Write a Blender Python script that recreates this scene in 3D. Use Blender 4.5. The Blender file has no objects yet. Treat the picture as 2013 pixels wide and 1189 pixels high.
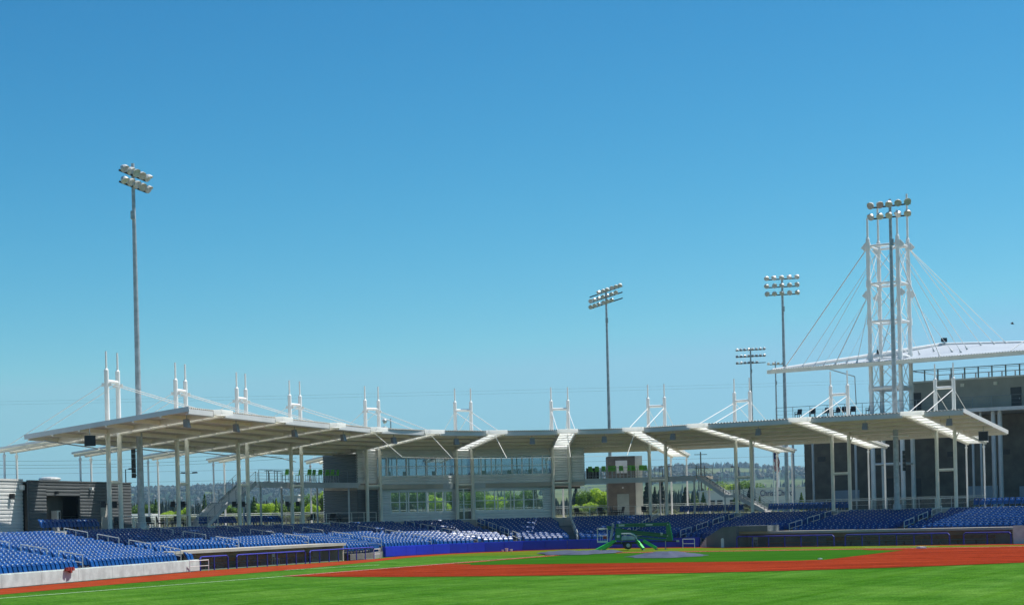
import bpy, math, random
from mathutils import Vector, Matrix
random.seed(7)
R = math.radians
sc = bpy.context.scene
C = sc.collection
V = Vector
# ------------------------------------------------------------------ camera, sky, sun
EYE = 3.25; F = 3500.0; U0 = 1006.5; V0 = 1012.0; TILT = 0.0245
cam_d = bpy.data.cameras.new("camera"); cam = bpy.data.objects.new("camera", cam_d); C.objects.link(cam)
cam_d.sensor_width = 36; cam_d.lens = F / 2013 * 36
cam_d.shift_y = (V0 - 594.5) / 2013
cam_d.clip_start = 0.5; cam_d.clip_end = 30000
cam.matrix_world = Matrix.Translation((0, 0, EYE)) @ Matrix.Rotation(R(90), 4, 'X') @ Matrix.Rotation(-TILT, 4, 'Z')
sc.camera = cam
SUN_EL = 63.0
SUN_DIR = V((0.90, 0.43, 0)).normalized()
w = bpy.data.worlds.new("World"); sc.world = w; w.use_nodes = True
nt = w.node_tree; bg = nt.nodes['Background']
sky = nt.nodes.new('ShaderNodeTexSky'); sky.sky_type = 'NISHITA'; sky.sun_disc = False
sky.sun_elevation = R(SUN_EL); sky.sun_rotation = math.atan2(SUN_DIR.x, SUN_DIR.y)
sky.air_density = 1.0; sky.dust_density = 0.2; sky.ozone_density = 2.4; sky.altitude = 60
# deepen the clear summer blue: per-channel gamma on the physical sky
STR = 0.115
sp_ = nt.nodes.new('ShaderNodeSeparateColor'); cb_ = nt.nodes.new('ShaderNodeCombineColor'); nt.links.new(sky.outputs[0], sp_.inputs[0])
for ch, (mul, pw, cap) in enumerate(((1.28, 2.95, .195), (.79, 1.53, .425), (.715, 1.25, .59))):
    n1 = nt.nodes.new('ShaderNodeMath'); n1.operation = 'MULTIPLY'; n1.inputs[1].default_value = STR; nt.links.new(sp_.outputs[ch], n1.inputs[0])
    n2 = nt.nodes.new('ShaderNodeMath'); n2.operation = 'POWER'; n2.inputs[1].default_value = pw; nt.links.new(n1.outputs[0], n2.inputs[0])
    n3 = nt.nodes.new('ShaderNodeMath'); n3.operation = 'MULTIPLY'; n3.inputs[1].default_value = mul; nt.links.new(n2.outputs[0], n3.inputs[0])
    n4 = nt.nodes.new('ShaderNodeMath'); n4.operation = 'MINIMUM'; n4.inputs[1].default_value = cap; nt.links.new(n3.outputs[0], n4.inputs[0])
    n5 = nt.nodes.new('ShaderNodeMath'); n5.operation = 'DIVIDE'; n5.inputs[1].default_value = STR; nt.links.new(n4.outputs[0], n5.inputs[0])
    nt.links.new(n5.outputs[0], cb_.inputs[ch])
nt.links.new(cb_.outputs[0], bg.inputs[0]); bg.inputs[1].default_value = STR
sl = bpy.data.lights.new("sun", 'SUN'); sl.energy = 5.0; sl.angle = R(0.53); sl.color = (1, 0.965, 0.9)
so = bpy.data.objects.new("sun", sl); C.objects.link(so)
sv = V((SUN_DIR.x * math.cos(R(SUN_EL)), SUN_DIR.y * math.cos(R(SUN_EL)), math.sin(R(SUN_EL))))
so.rotation_euler = sv.to_track_quat('Z', 'Y').to_euler(); so.location = sv * 300
sc.view_settings.view_transform = 'Standard'; sc.view_settings.look = 'None'
sc.view_settings.exposure = 0.5; sc.view_settings.gamma = 1.0

# ------------------------------------------------------------------ surveying helpers (photo measurement -> metres)
def ray(u, v):
    up = u - TILT * (v - V0); vp = v + TILT * (u - U0)
    return (up - U0) / F, (V0 - vp) / F
def pt(u, v, D):
    a, b = ray(u, v); return V((a * D, D, EYE + b * D))
def gnd(u, v, z=0.0):
    a, b = ray(u, v); D = (z - EYE) / b; return V((a * D, D, z))
def online(u, v, A, B):
    a, b = ray(u, v); dx, dy = B[0] - A[0], B[1] - A[1]
    t = (a * A[1] - A[0]) / (dx - a * dy)
    D = A[1] + t * dy
    return V((A[0] + t * dx, D, EYE + b * D))

# ------------------------------------------------------------------ materials
def mat(name, col, rough=0.6, metal=0.0, var=0.12, scale=2.0, bump=0.0, bscale=None, spec=0.5, var2=None):
    m = bpy.data.materials.new(name); m.use_nodes = True; n = m.node_tree; p = n.nodes['Principled BSDF']
    p.inputs['Roughness'].default_value = rough; p.inputs['Metallic'].default_value = metal
    p.inputs['Specular IOR Level'].default_value = spec
    tc = n.nodes.new('ShaderNodeTexCoord')
    ns = n.nodes.new('ShaderNodeTexNoise'); ns.inputs['Scale'].default_value = scale; ns.inputs['Detail'].default_value = 5
    n.links.new(tc.outputs['Object'], ns.inputs['Vector'])
    rp = n.nodes.new('ShaderNodeValToRGB')
    a = tuple(max(0, c * (1 - var)) for c in col); b = tuple(min(1, c * (1 + var)) for c in col)
    if var2: b = var2
    rp.color_ramp.elements[0].position = 0.32; rp.color_ramp.elements[1].position = 0.68
    rp.color_ramp.elements[0].color = (*a, 1); rp.color_ramp.elements[1].color = (*b, 1)
    n.links.new(ns.outputs['Fac'], rp.inputs['Fac']); n.links.new(rp.outputs['Color'], p.inputs['Base Color'])
    if bump > 0:
        n2 = n.nodes.new('ShaderNodeTexNoise'); n2.inputs['Scale'].default_value = bscale or scale * 6; n2.inputs['Detail'].default_value = 4
        n.links.new(tc.outputs['Object'], n2.inputs['Vector'])
        bp = n.nodes.new('ShaderNodeBump'); bp.inputs['Strength'].default_value = bump; bp.inputs['Distance'].default_value = 0.05
        n.links.new(n2.outputs['Fac'], bp.inputs['Height']); n.links.new(bp.outputs['Normal'], p.inputs['Normal'])
    return m
def vary(m, lo, hi, sc_=2.5):
    n = m.node_tree; p = n.nodes['Principled BSDF']; l = p.inputs['Base Color'].links[0]; src = l.from_socket
    oi = n.nodes.new('ShaderNodeObjectInfo'); ge = n.nodes.new('ShaderNodeNewGeometry'); wn = n.nodes.new('ShaderNodeTexNoise'); wn.inputs['Scale'].default_value = sc_
    n.links.new(ge.outputs['Position'], wn.inputs['Vector'])
    ad = n.nodes.new('ShaderNodeMath'); ad.operation = 'ADD'; n.links.new(oi.outputs['Random'], ad.inputs[0]); n.links.new(wn.outputs['Fac'], ad.inputs[1])
    mr = n.nodes.new('ShaderNodeMapRange'); mr.inputs['From Min'].default_value = .3; mr.inputs['From Max'].default_value = 1.5; mr.inputs['To Min'].default_value = lo; mr.inputs['To Max'].default_value = hi
    n.links.new(ad.outputs[0], mr.inputs['Value']); mx = n.nodes.new('ShaderNodeMixRGB'); mx.blend_type = 'MULTIPLY'; mx.inputs[0].default_value = 1
    n.links.new(src, mx.inputs[1]); n.links.new(mr.outputs[0], mx.inputs[2]); n.links.new(mx.outputs[0], p.inputs['Base Color'])
def leafmat(name, c1, c2):
    m = mat(name, c1, 0.6, 0, 0.25, 1.2, var2=c2)
    n = m.node_tree; p = n.nodes['Principled BSDF']; o = n.nodes['Material Output']
    t = n.nodes.new('ShaderNodeBsdfTranslucent'); t.inputs[0].default_value = (c2[0] * 1.6, c2[1] * 1.6, c2[2], 1)
    mx = n.nodes.new('ShaderNodeMixShader'); mx.inputs[0].default_value = 0.35
    n.links.new(p.outputs[0], mx.inputs[1]); n.links.new(t.outputs[0], mx.inputs[2]); n.links.new(mx.outputs[0], o.inputs[0])
    return m
def glassmat(name, tint, fac, rough=0.03):
    m = bpy.data.materials.new(name); m.use_nodes = True; n = m.node_tree
    n.nodes.remove(n.nodes['Principled BSDF']); o = n.nodes['Material Output']
    tr = n.nodes.new('ShaderNodeBsdfTransparent'); tr.inputs[0].default_value = (*tint, 1)
    gl = n.nodes.new('ShaderNodeBsdfGlossy'); gl.inputs['Roughness'].default_value = rough; gl.inputs[0].default_value = (.9, .95, 1, 1)
    mx = n.nodes.new('ShaderNodeMixShader'); mx.inputs[0].default_value = fac
    n.links.new(tr.outputs[0], mx.inputs[1]); n.links.new(gl.outputs[0], mx.inputs[2]); n.links.new(mx.outputs[0], o.inputs[0])
    return m
def transmat(name, col, k=0.6):
    m = bpy.data.materials.new(name); m.use_nodes = True; n = m.node_tree
    p = n.nodes['Principled BSDF']; p.inputs['Base Color'].default_value = (*col, 1); p.inputs['Roughness'].default_value = .4
    o = n.nodes['Material Output']; t = n.nodes.new('ShaderNodeBsdfTranslucent'); t.inputs[0].default_value = (*col, 1)
    mx = n.nodes.new('ShaderNodeMixShader'); mx.inputs[0].default_value = k
    n.links.new(p.outputs[0], mx.inputs[1]); n.links.new(t.outputs[0], mx.inputs[2]); n.links.new(mx.outputs[0], o.inputs[0])
    return m
M = {}
M['white'] = mat('white_paint', (.80, .79, .76), .42, 0, .05, 1.5)
M['skin'] = mat('canopy_membrane', (.38, .42, .46), .5, 0, .06, .4)
M['cream'] = mat('cream_paint', (.74, .72, .62), .5, 0, .07, 1.2)
M['galv'] = mat('galvanised_steel', (.40, .43, .45), .45, .3, .2, 3)
M['lamp_shell'] = mat('lamp_shell', (.62, .63, .60), .35, .3, .1, 5)
M['lamp_glass'] = mat('lamp_face', (.50, .53, .54), .12, .2, .2, 6)
M['dark'] = mat('dark_metal', (.02, .022, .025), .5, .2, .2, 4)
M['black'] = mat('black_plastic', (.012, .012, .014), .55, 0, .2, 4)
M['concrete'] = mat('concrete', (.50, .48, .43), .85, 0, .14, .8, .25, 14)
M['conc_wall'] = mat('cast_concrete', (.50, .56, .53), .85, 0, .16, 1.6, .3, 22)
M['dugroof'] = mat('dugout_roof', (.42, .40, .34), .7, 0, .12, .6)
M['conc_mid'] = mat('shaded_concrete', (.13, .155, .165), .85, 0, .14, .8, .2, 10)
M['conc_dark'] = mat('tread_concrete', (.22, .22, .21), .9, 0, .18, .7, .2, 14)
M['seat'] = mat('seat_blue_plastic', (.003, .052, .205), .36, 0, .10, .35, spec=.32)
M['seat_glint'] = mat('seat_highlight', (.50, .50, .44), .4, 0, .1, 3)  # pale tone for the sun's highlight painted on each seat back
vary(M['seat'], .75, 1.3, 3)
M['pad'] = mat('blue_wall_padding', (.002, .030, .50), .5, 0, .10, .6, .1, 3)
M['railblue'] = mat('blue_rail_padding', (.035, .04, .36), .5, 0, .2, 2)
M['deck'] = mat('roof_decking', (.58, .55, .48), .6, 0, .06, .5)
M['fascia'] = mat('grey_fascia', (.60, .61, .61), .5, 0, .06, .8)
M['purlin'] = mat('roof_purlin', (.82, .79, .70), .55, 0, .06, 1)
M['siding'] = mat('grey_siding', (.68, .68, .67), .45, .15, .07, .6)
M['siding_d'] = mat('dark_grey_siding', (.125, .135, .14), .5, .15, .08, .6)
M['siding_l'] = mat('silver_siding', (.70, .70, .68), .4, .15, .05, .6)
M['frame'] = mat('window_frame', (.80, .82, .83), .45, .1, .05, 2)
M['beam'] = mat('pale_steel', (.45, .48, .50), .45, .1, .07, 1)
M['block'] = mat('dark_block', (.13, .12, .105), .85, 0, .22, .9, .3, 8)
M['block_b'] = mat('brown_block', (.16, .14, .115), .85, 0, .25, 1.2, .3, 8)
M['gwall'] = mat('grey_render', (.38, .37, .33), .8, 0, .10, .8, .1)
M['door'] = mat('charcoal_door', (.035, .04, .045), .5, 0, .1, 2)
M['doorg'] = mat('grey_green_door', (.28, .32, .30), .45, .1, .1, 2)
M['shut'] = mat('roller_shutter', (.26, .33, .42), .45, .2, .08, 1)
M['green'] = mat('green_plastic', (.15, .52, .04), .4, 0, .12, 3)
M['gpaint'] = mat('green_machine_paint', (.008, .145, .040), .32, 0, .15, 2)
M['gbright'] = mat('bright_green_paint', (.03, .52, .08), .32, 0, .15, 2)
M['tan'] = mat('tan_wall', (.46, .42, .35), .8, 0, .12, .7, .1)
M['wood'] = mat('wood_board', (.35, .17, .06), .6, 0, .25, 3)
M['tarp'] = mat('blue_grey_tarpaulin', (.022, .034, .075), .7, 0, .3, 1.2, .6, 4)
M['tyre'] = mat('rubber', (.02, .02, .02), .8, 0, .2, 6)
M['red'] = mat('red_cloth', (.28, .03, .02), .7, 0, .2, 5)
M['glass'] = glassmat('tinted_glass', (.22, .29, .34), .10)
M['glass_l'] = glassmat('clear_glass', (.78, .86, .86), .05)
M['glass_r'] = glassmat('rear_glass', (.9, .93, .93), .02)
M['sky_panel'] = transmat('translucent_roof_panel', (.92, .93, .90), .75)
M['flag'] = mat('flag_red', (.5, .04, .05), .8, 0, .1, 3)
M['flagb'] = mat('flag_blue', (.02, .03, .15), .8, 0, .1, 3)
M['bark'] = mat('bark', (.09, .07, .05), .9, 0, .3, 4, .4)
M['leaf_c'] = leafmat('conifer_needles', (.006, .022, .014), (.018, .045, .022))
M['leaf_d'] = leafmat('dark_leaves', (.045, .115, .018), (.11, .21, .03))
M['leaf_y'] = leafmat('yellow_green_leaves', (.19, .31, .022), (.36, .50, .04))
M['leaf_s'] = leafmat('grey_green_leaves', (.10, .14, .06), (.24, .28, .13))

def mesh_noise_mix(name, layers):
    """ground material: list of (noise scale, xy stretch, colour a, colour b) blended by multiplication of ramps"""
    m = bpy.data.materials.new(name); m.use_nodes = True; n = m.node_tree; p = n.nodes['Principled BSDF']
    p.inputs['Roughness'].default_value = .9; p.inputs['Specular IOR Level'].default_value = 0
    tc = n.nodes.new('ShaderNodeTexCoord'); prev = None
    for sc_, rot, st, a, b in layers:
        m0 = n.nodes.new('ShaderNodeMapping'); m0.inputs['Rotation'].default_value = (0, 0, -rot); n.links.new(tc.outputs['Object'], m0.inputs[0])
        mp = n.nodes.new('ShaderNodeMapping'); mp.inputs['Scale'].default_value = st; n.links.new(m0.outputs[0], mp.inputs[0])
        ns = n.nodes.new('ShaderNodeTexNoise'); ns.inputs['Scale'].default_value = sc_; ns.inputs['Detail'].default_value = 6; ns.inputs['Roughness'].default_value = .65
        n.links.new(mp.outputs[0], ns.inputs['Vector'])
        rp = n.nodes.new('ShaderNodeValToRGB'); rp.color_ramp.elements[0].position = .35; rp.color_ramp.elements[1].position = .65
        rp.color_ramp.elements[0].color = (*a, 1); rp.color_ramp.elements[1].color = (*b, 1)
        n.links.new(ns.outputs['Fac'], rp.inputs['Fac'])
        if prev is None: prev = rp.outputs['Color']
        else:
            mx = n.nodes.new('ShaderNodeMixRGB'); mx.blend_type = 'MULTIPLY'; mx.inputs[0].default_value = 1
            n.links.new(prev, mx.inputs[1]); n.links.new(rp.outputs['Color'], mx.inputs[2]); prev = mx.outputs[0]
    n.links.new(prev, p.inputs['Base Color'])
    return m
G1, G2 = (.052, .172, .012), (.094, .235, .022)
M['turf'] = mesh_noise_mix('outfield_turf', [(.25, .5, (1, .35, 1), G1, G2), (.35, 1.13, (.05, 1, 1), (.74, .82, .7), (1.22, 1.10, 1.35)), (1.1, 1.13, (.03, 1, 1), (.88, .90, .85), (1.25, 1.10, 1.9)), (.5, .12, (.06, 1, 1), (.80, .86, .8), (1.15, 1.08, 1.2)), (3.5, .5, (1, .25, 1), (.62, .68, .6), (1.05, 1.05, 1.0)), (14, 0, (1, .3, 1), (.45, .5, .45), (1.1, 1.1, 1.1))])
M['turf_in'] = mesh_noise_mix('infield_turf', [(.3, 0, (.3, 1, 1), (.022, .105, .008), (.042, .145, .011)), (4, .2, (.4, 1, 1), (.8, .8, .8), (1, 1, 1)), (40, 0, (1, 1, 1), (.65, .65, .65), (1, 1, 1))])
M['turf_f'] = mesh_noise_mix('foul_turf', [(.3, .3, (.4, 1, 1), (.085, .15, .010), (.14, .19, .02)), (4, .2, (.5, 1, 1), (.8, .8, .8), (1, 1, 1)), (40, 0, (1, 1, 1), (.65, .65, .65), (1, 1, 1))])
M['dirt'] = mesh_noise_mix('red_infield_clay', [(.35, -.4, (.35, 1, 1), (.25, .028, .009), (.35, .048, .015)), (.8, .05, (.08, 1, 1), (.62, .60, .6), (1.3, 1.4, 1.5)), (3, .1, (.15, 1, 1), (.7, .7, .7), (1.2, 1.25, 1.3)), (6, .1, (.3, 1, 1), (.72, .72, .7), (1, 1, 1)), (16, 0, (1, .4, 1), (.5, .5, .55), (1.05, 1.1, 1.2))])
M['track'] = mesh_noise_mix('warning_track_clay', [(.6, 0, (1, 1, 1), (.24, .038, .014), (.33, .058, .022)), (30, 0, (1, 1, 1), (.6, .62, .65), (1, 1, 1))])
M['line'] = mat('chalk_line', (.62, .68, .62), .8, 0, .25, 3)
M['ground'] = mesh_noise_mix('far_ground', [(.01, 0, (1, 1, 1), (.10, .12, .05), (.20, .19, .12)), (.4, 0, (1, 1, 1), (.7, .7, .7), (1, 1, 1))])
M['pave'] = mat('concourse_concrete', (.42, .40, .37), .85, 0, .12, .4, .1)

# ------------------------------------------------------------------ mesh helpers
class MB:
    def __init__(s): s.v = []; s.f = []; s.m = []; s.mi = 0
    def add(s, vs, fs):
        b = len(s.v); s.v += [tuple(x) for x in vs]; s.f += [tuple(b + i for i in f) for f in fs]; s.m += [s.mi] * len(fs); return s
    def hexa(s, p):  # p: 8 points, bottom 4 ccw, top 4 ccw
        return s.add(p, [(3, 2, 1, 0), (4, 5, 6, 7), (0, 1, 5, 4), (1, 2, 6, 5), (2, 3, 7, 6), (3, 0, 4, 7)])
    def box(s, x0, x1, y0, y1, z0, z1):
        return s.hexa([(x0, y0, z0), (x1, y0, z0), (x1, y1, z0), (x0, y1, z0), (x0, y0, z1), (x1, y0, z1), (x1, y1, z1), (x0, y1, z1)])
    def obox(s, o, ax, ay, x0, x1, y0, y1, z0, z1):
        o = V(o); ax = V(ax); ay = V(ay)
        def q(x, y, z): return o + ax * x + ay * y + V((0, 0, z))
        return s.hexa([q(x0, y0, z0), q(x1, y0, z0), q(x1, y1, z0), q(x0, y1, z0), q(x0, y0, z1), q(x1, y0, z1), q(x1, y1, z1), q(x0, y1, z1)])
    def beam(s, a, b, w, h=None):
        a = V(a); b = V(b); h = h or w; d = (b - a).normalized()
        up = V((0, 0, 1)) if abs(d.z) < .95 else V((1, 0, 0))
        sx = d.cross(up).normalized() * (w / 2); sz = sx.cross(d).normalized() * (h / 2)
        return s.hexa([a - sx - sz, a + sx - sz, b + sx - sz, b - sx - sz, a - sx + sz, a + sx + sz, b + sx + sz, b - sx + sz])
    def tube(s, a, b, r0, r1=None, n=8, cap=True):
        a = V(a); b = V(b); r1 = r0 if r1 is None else r1; d = (b - a).normalized()
        up = V((0, 0, 1)) if abs(d.z) < .95 else V((1, 0, 0))
        x = d.cross(up).normalized(); y = d.cross(x).normalized(); vs = []
        for c, r in ((a, r0), (b, r1)):
            for i in range(n):
                t = 2 * math.pi * i / n; vs.append(c + x * (r * math.cos(t)) + y * (r * math.sin(t)))
        fs = [(i, (i + 1) % n, n + (i + 1) % n, n + i) for i in range(n)]
        if cap: fs += [tuple(range(n))[::-1], tuple(range(n, 2 * n))]
        return s.add(vs, fs)
    def path(s, pts, r, n=6):
        for a, b in zip(pts[:-1], pts[1:]): s.tube(a, b, r, r, n)
        return s
    def lathe(s, o, ax, prof, n=12):
        o = V(o); d = V(ax).normalized(); up = V((0, 0, 1)) if abs(d.z) < .95 else V((1, 0, 0))
        x = d.cross(up).normalized(); y = d.cross(x).normalized(); vs = []
        for h, r in prof:
            for i in range(n):
                t = 2 * math.pi * i / n; vs.append(o + d * h + x * (r * math.cos(t)) + y * (r * math.sin(t)))
        fs = []
        for k in range(len(prof) - 1):
            for i in range(n): fs.append((k * n + i, k * n + (i + 1) % n, (k + 1) * n + (i + 1) % n, (k + 1) * n + i))
        fs += [tuple(range(n))[::-1], tuple(range((len(prof) - 1) * n, len(prof) * n))]
        return s.add(vs, fs)
    def poly(s, pts, z0=None, z1=None):
        if z0 is None: return s.add(pts, [tuple(range(len(pts)))])
        n = len(pts); vs = [(p[0], p[1], z0) for p in pts] + [(p[0], p[1], z1) for p in pts]
        return s.add(vs, [tuple(range(n))[::-1], tuple(range(n, 2 * n))] + [(i, (i + 1) % n, n + (i + 1) % n, n + i) for i in range(n)])
    def build(s, name, m, parent=None, world=True, smooth=False):
        me = bpy.data.meshes.new(name)
        vs = s.v
        if parent is not None and world:
            inv = MW[parent.name].inverted(); vs = [tuple(inv @ V(x)) for x in vs]
        me.from_pydata(vs, [], s.f)
        for mm in (m if isinstance(m, (list, tuple)) else [m]): me.materials.append(mm)
        if isinstance(m, (list, tuple)): me.polygons.foreach_set('material_index', s.m)
        if smooth: me.polygons.foreach_set('use_smooth', [True] * len(me.polygons))
        me.update()
        o = bpy.data.objects.new(name, me); C.objects.link(o)
        if parent is not None:
            o.parent = parent
            MW[o.name] = MW[parent.name].copy()
        else: MW[o.name] = Matrix.Identity(4)
        return o
MW = {}
def thing(name, label, cat, loc=(0, 0, 0), rz=0.0, group=None):
    o = bpy.data.objects.new(name, None); C.objects.link(o); o.location = loc; o.rotation_euler = (0, 0, rz)
    o.empty_display_size = .3
    MW[o.name] = Matrix.Translation(loc) @ Matrix.Rotation(rz, 4, 'Z')
    o['label'] = label; o['category'] = cat
    if group: o['group'] = group
    return o
def tag(o, label, cat, group=None, kind=None):
    if label: o['label'] = label
    if cat: o['category'] = cat
    if group: o['group'] = group
    if kind: o['kind'] = kind
    return o
def struct(name, mb, m, smooth=False):
    o = mb.build(name, m, None, smooth=smooth); o['kind'] = 'structure'; return o
def dup(root, loc, rz=0.0, label=None, scale=None):
    r = root.copy(); C.objects.link(r); r.location = loc; r.rotation_euler = (0, 0, rz)
    if scale: r.scale = scale
    if label: r['label'] = label
    for ch in list(KIDS[root.name]):
        c = ch.copy(); C.objects.link(c); c.parent = r
        for g in [x for x in ch.children]:
            d = g.copy(); C.objects.link(d); d.parent = c
    return r
KIDS = {}
def keep(root):  KIDS[root.name] = [o for o in bpy.data.objects if o.parent == root]; return root
def rng(a, b): return random.uniform(a, b)

# ------------------------------------------------------------------ stadium plan (metres, z = 0 on the playing field)
CON = 2.9          # concourse level
PU = [222, 356, 475, 580, 731, 910, 1100, 1290, 1459, 1650, 1857]
PD = [129.0, 139.4, 149.8, 159.6, 168.6, 174.2, 176.0, 175.2, 169.9, 163.8, 158.0]
P = [V(((u + 5.2 - U0) / F * d, d, 0)) for u, d in zip(PU, PD)]
def unit(a): return a.normalized()
dirs = []
for i in range(11):
    a = P[max(0, i - 1)]; b = P[min(10, i + 1)]; dirs.append(unit(b - a))
dirs[0] = V((.278, .961, 0)).normalized(); dirs[1] = V((.285, .958, 0)).normalized()
dirs[10] = V((.85, -.527, 0)).normalized(); dirs[9] = V((.83, -.557, 0)).normalized()
NRM = [V((d.y, -d.x, 0)) for d in dirs]      # towards the field
def Pat(s):
    if s <= 0: return P[0] + dirs[0] * (10.7 * s)
    if s >= 10: return P[10] + dirs[10] * (9.9 * (s - 10))
    i = int(s); t = s - i; return P[i].lerp(P[min(10, i + 1)], t)
def Nat(s):
    if s <= 0: return NRM[0]
    if s >= 10: return NRM[10]
    i = int(s); t = s - i; return unit(NRM[i].lerp(NRM[min(10, i + 1)], t))
W = [V(p) for p in [(-39.3, 43, 0), (-33.2, 68.6, 0), (-27.1, 94.3, 0), (-21.07, 119.7, 0), (-10.9, 143.5, 0), (-10.6, 148.3, 0), (-8.3, 152.8, 0), (-5.5, 156.8, 0), (-2.5, 159.6, 0),
     (1, 161.8, 0), (5, 163, 0), (9, 162.6, 0), (13, 160.6, 0), (16.5, 158, 0), (19.07, 152, 0), (39.4, 140.3, 0), (60, 128.4, 0), (80, 116.8, 0)]]
def Wat(s):
    p = Pat(s); n = Nat(s); best = 99
    for a, b in zip(W[:-1], W[1:]):
        d = b - a; den = n.x * d.y - n.y * d.x
        if abs(den) < 1e-6: continue
        t = ((a.x - p.x) * d.y - (a.y - p.y) * d.x) / den
        k = ((a.x - p.x) * n.y - (a.y - p.y) * n.x) / den
        if t > 0 and -1e-3 <= k <= 1.001 and t < best: best = t
    return best
def off(s, L, z=0.0): p = Pat(s) + Nat(s) * L; return V((p.x, p.y, z))
NR = 13
SMIN, SMAX = -3.2, 12.4
def rowL(s, k):  # distance from column line of row k (k may be fractional)
    Lw = Wat(s); return Lw - (Lw - 0.5) * k / NR
def rowz(k): return .50 + .135 * k
def frange(a, b, st):
    n = max(1, int(round((b - a) / st))); return [a + (b - a) * i / n for i in range(n + 1)]

# ------------------------------------------------------------------ ground, field
# outside ground: one sheet with a hole for the sunken ballpark
hole = [off(s, -3, CON - .012) for s in frange(SMIN, SMAX, .5)] + [V((110, 60, CON - .012)), V((110, -40, CON - .012)), V((-70, -40, CON - .012)), V((-70, 60, CON - .012))]
cx, cy = 0, 80; outer = []
for p in hole:
    d = V((p.x - cx, p.y - cy)).normalized(); outer.append(V((cx + d.x * 13000, cy + d.y * 13000, CON - .012)))
g = MB(); n = len(hole); g.add(hole + outer, [(i, (i + 1) % n, n + (i + 1) % n, n + i) for i in range(n)])
struct('ground', g, M['ground'])
g = MB(); g.add([V((-70, -40, 0)), V((110, -40, 0)), V((110, 200, 0)), V((-70, 200, 0))], [(0, 1, 2, 3)])
struct('outfield_grass', g, M['turf'])
HOME = V((5.3, 144, 0)); B1 = V((30.7, 133.5, 0)); D3 = V((-.416, -.909, 0)).normalized(); D1 = unit(B1 - HOME)
B3 = HOME + D3 * 27.4; B2 = B1 + D3 * 27.4; MOUND = HOME + unit(B2 - HOME) * 18.44
# foul territory turf (a little yellower), behind the foul lines
def strip(Apts, Bpts, z, name, m):
    g = MB(); k = len(Apts); vs = [V((p.x, p.y, z)) for p in Apts] + [V((p.x, p.y, z)) for p in Bpts]
    g.add(vs, [(i, i + 1, k + i + 1, k + i) for i in range(k - 1)]); return struct(name, g, m)
g = MB(); g.add([V(p) for p in [HOME.to_tuple()[:2] + (.008,), (HOME + D1 * 110).to_tuple()[:2] + (.008,), (110, 170, .008), (20, 200, .008), (-20, 200, .008), (HOME + V((-14, 2, 0))).to_tuple()[:2] + (.008,)]], [(0, 1, 2, 3, 4, 5)])
struct('foul_turf', g, M['turf_f'])
tu = [(-260, 1190), (0, 1168.5), (200, 1150.5), (400, 1134), (600, 1117), (720, 1105), (800, 1096), (880, 1089.5), (940, 1086.5), (1010, 1083.5), (1100, 1080), (1180, 1078), (1370, 1076.3), (1445, 1077.2), (1700, 1072.6), (2013, 1071), (2300, 1068)]
tin = [gnd(*p) for p in tu]
wob = [V((-33.2, 68.6, 0)), V((-27.1, 94.3, 0)), V((-24, 107, 0)), V((-21.07, 119.7, 0)), V((-15.5, 132, 0)), V((-10.9, 143.5, 0)), V((-9.2, 152, 0)), V((-6.5, 156.8, 0)), V((-3.5, 159.6, 0)), V((1, 162.2, 0)), V((5, 163.5, 0)), V((9, 163.2, 0)), V((16.7, 159, 0)), V((19.3, 153, 0)), V((29, 148, 0)), V((40, 141, 0)), V((60, 130, 0))]
strip(wob, tin, .016, 'warning_track', M['track'])
# skin (dirt) of the infield: disc about the mound clipped near the foul lines
def clip(poly, o, nrm):   # keep points with (p-o).nrm <= 0
    out = []
    for a, b in zip(poly, poly[1:] + poly[:1]):
        da = (a - o).dot(nrm); db = (b - o).dot(nrm)
        if da <= 0: out.append(a)
        if (da < 0) != (db < 0): out.append(a.lerp(b, da / (da - db)))
    return out
n3 = V((-D3.y, D3.x, 0)); n3 = n3 if n3.dot(V((-1, 0, 0))) > 0 else -n3      # outward over the 3B line
n1 = V((-D1.y, D1.x, 0)); n1 = n1 if n1.y > 0 else -n1                        # outward over the 1B line
disc = [MOUND + V((math.cos(t) * 34.2, math.sin(t) * 34.2, 0)) for t in [2 * math.pi * i / 96 for i in range(96)]]
sk = clip(clip(disc, HOME + n3 * .7, n3), HOME + n1 * 2.2, n1)
g = MB(); g.poly([V((p.x, p.y, .024)) for p in sk]); struct('infield_clay', g, M['dirt'])
# infield turf with rounded base cut-outs
def corner_cut(c, a, b, r):
    ua = unit(a - c); ub = unit(b - c); m_ = unit(ua + ub)
    return [c + ua * r + V((0, 0, 0)), c + m_ * r, c + ub * r]
ins = .9
h_ = HOME + D3 * ins + D1 * ins; b1_ = B1 + D3 * ins - D1 * .2; b2_ = B2 + V((.2, .1, 0)) - D1 * .8; b3_ = B3 + D1 * ins
pl = corner_cut(h_, b3_, b1_, 3.2) + corner_cut(b1_, h_, b2_, 4.2) + corner_cut(b2_, b1_, b3_, 1.2) + corner_cut(b3_, b2_, h_, 2.6)
g = MB(); g.poly([V((p.x, p.y, .032)) for p in pl]); struct('infield_grass', g, M['turf_in'])
def line_(a, b, w_, z, name):
    d = unit(b - a); q = V((-d.y, d.x, 0)) * (w_ / 2)
    g = MB(); g.poly([V((p.x, p.y, z)) for p in (a - q, b - q, b + q, a + q)]); return struct(name, g, M['line'])
line_(HOME + D3 * 2.5, HOME + D3 * 96, .10, .04, 'foul_line')
line_(HOME + D1 * 2.5, HOME + D1 * 60, .13, .04, 'foul_line')
a = gnd(560, 1121); b = gnd(745, 1110.5); line_(a, b, .12, .04, 'coach_box_line')
a = gnd(1700, 1076.2); b = gnd(1845, 1074.2); line_(a, b, .12, .04, 'coach_box_line')

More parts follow.
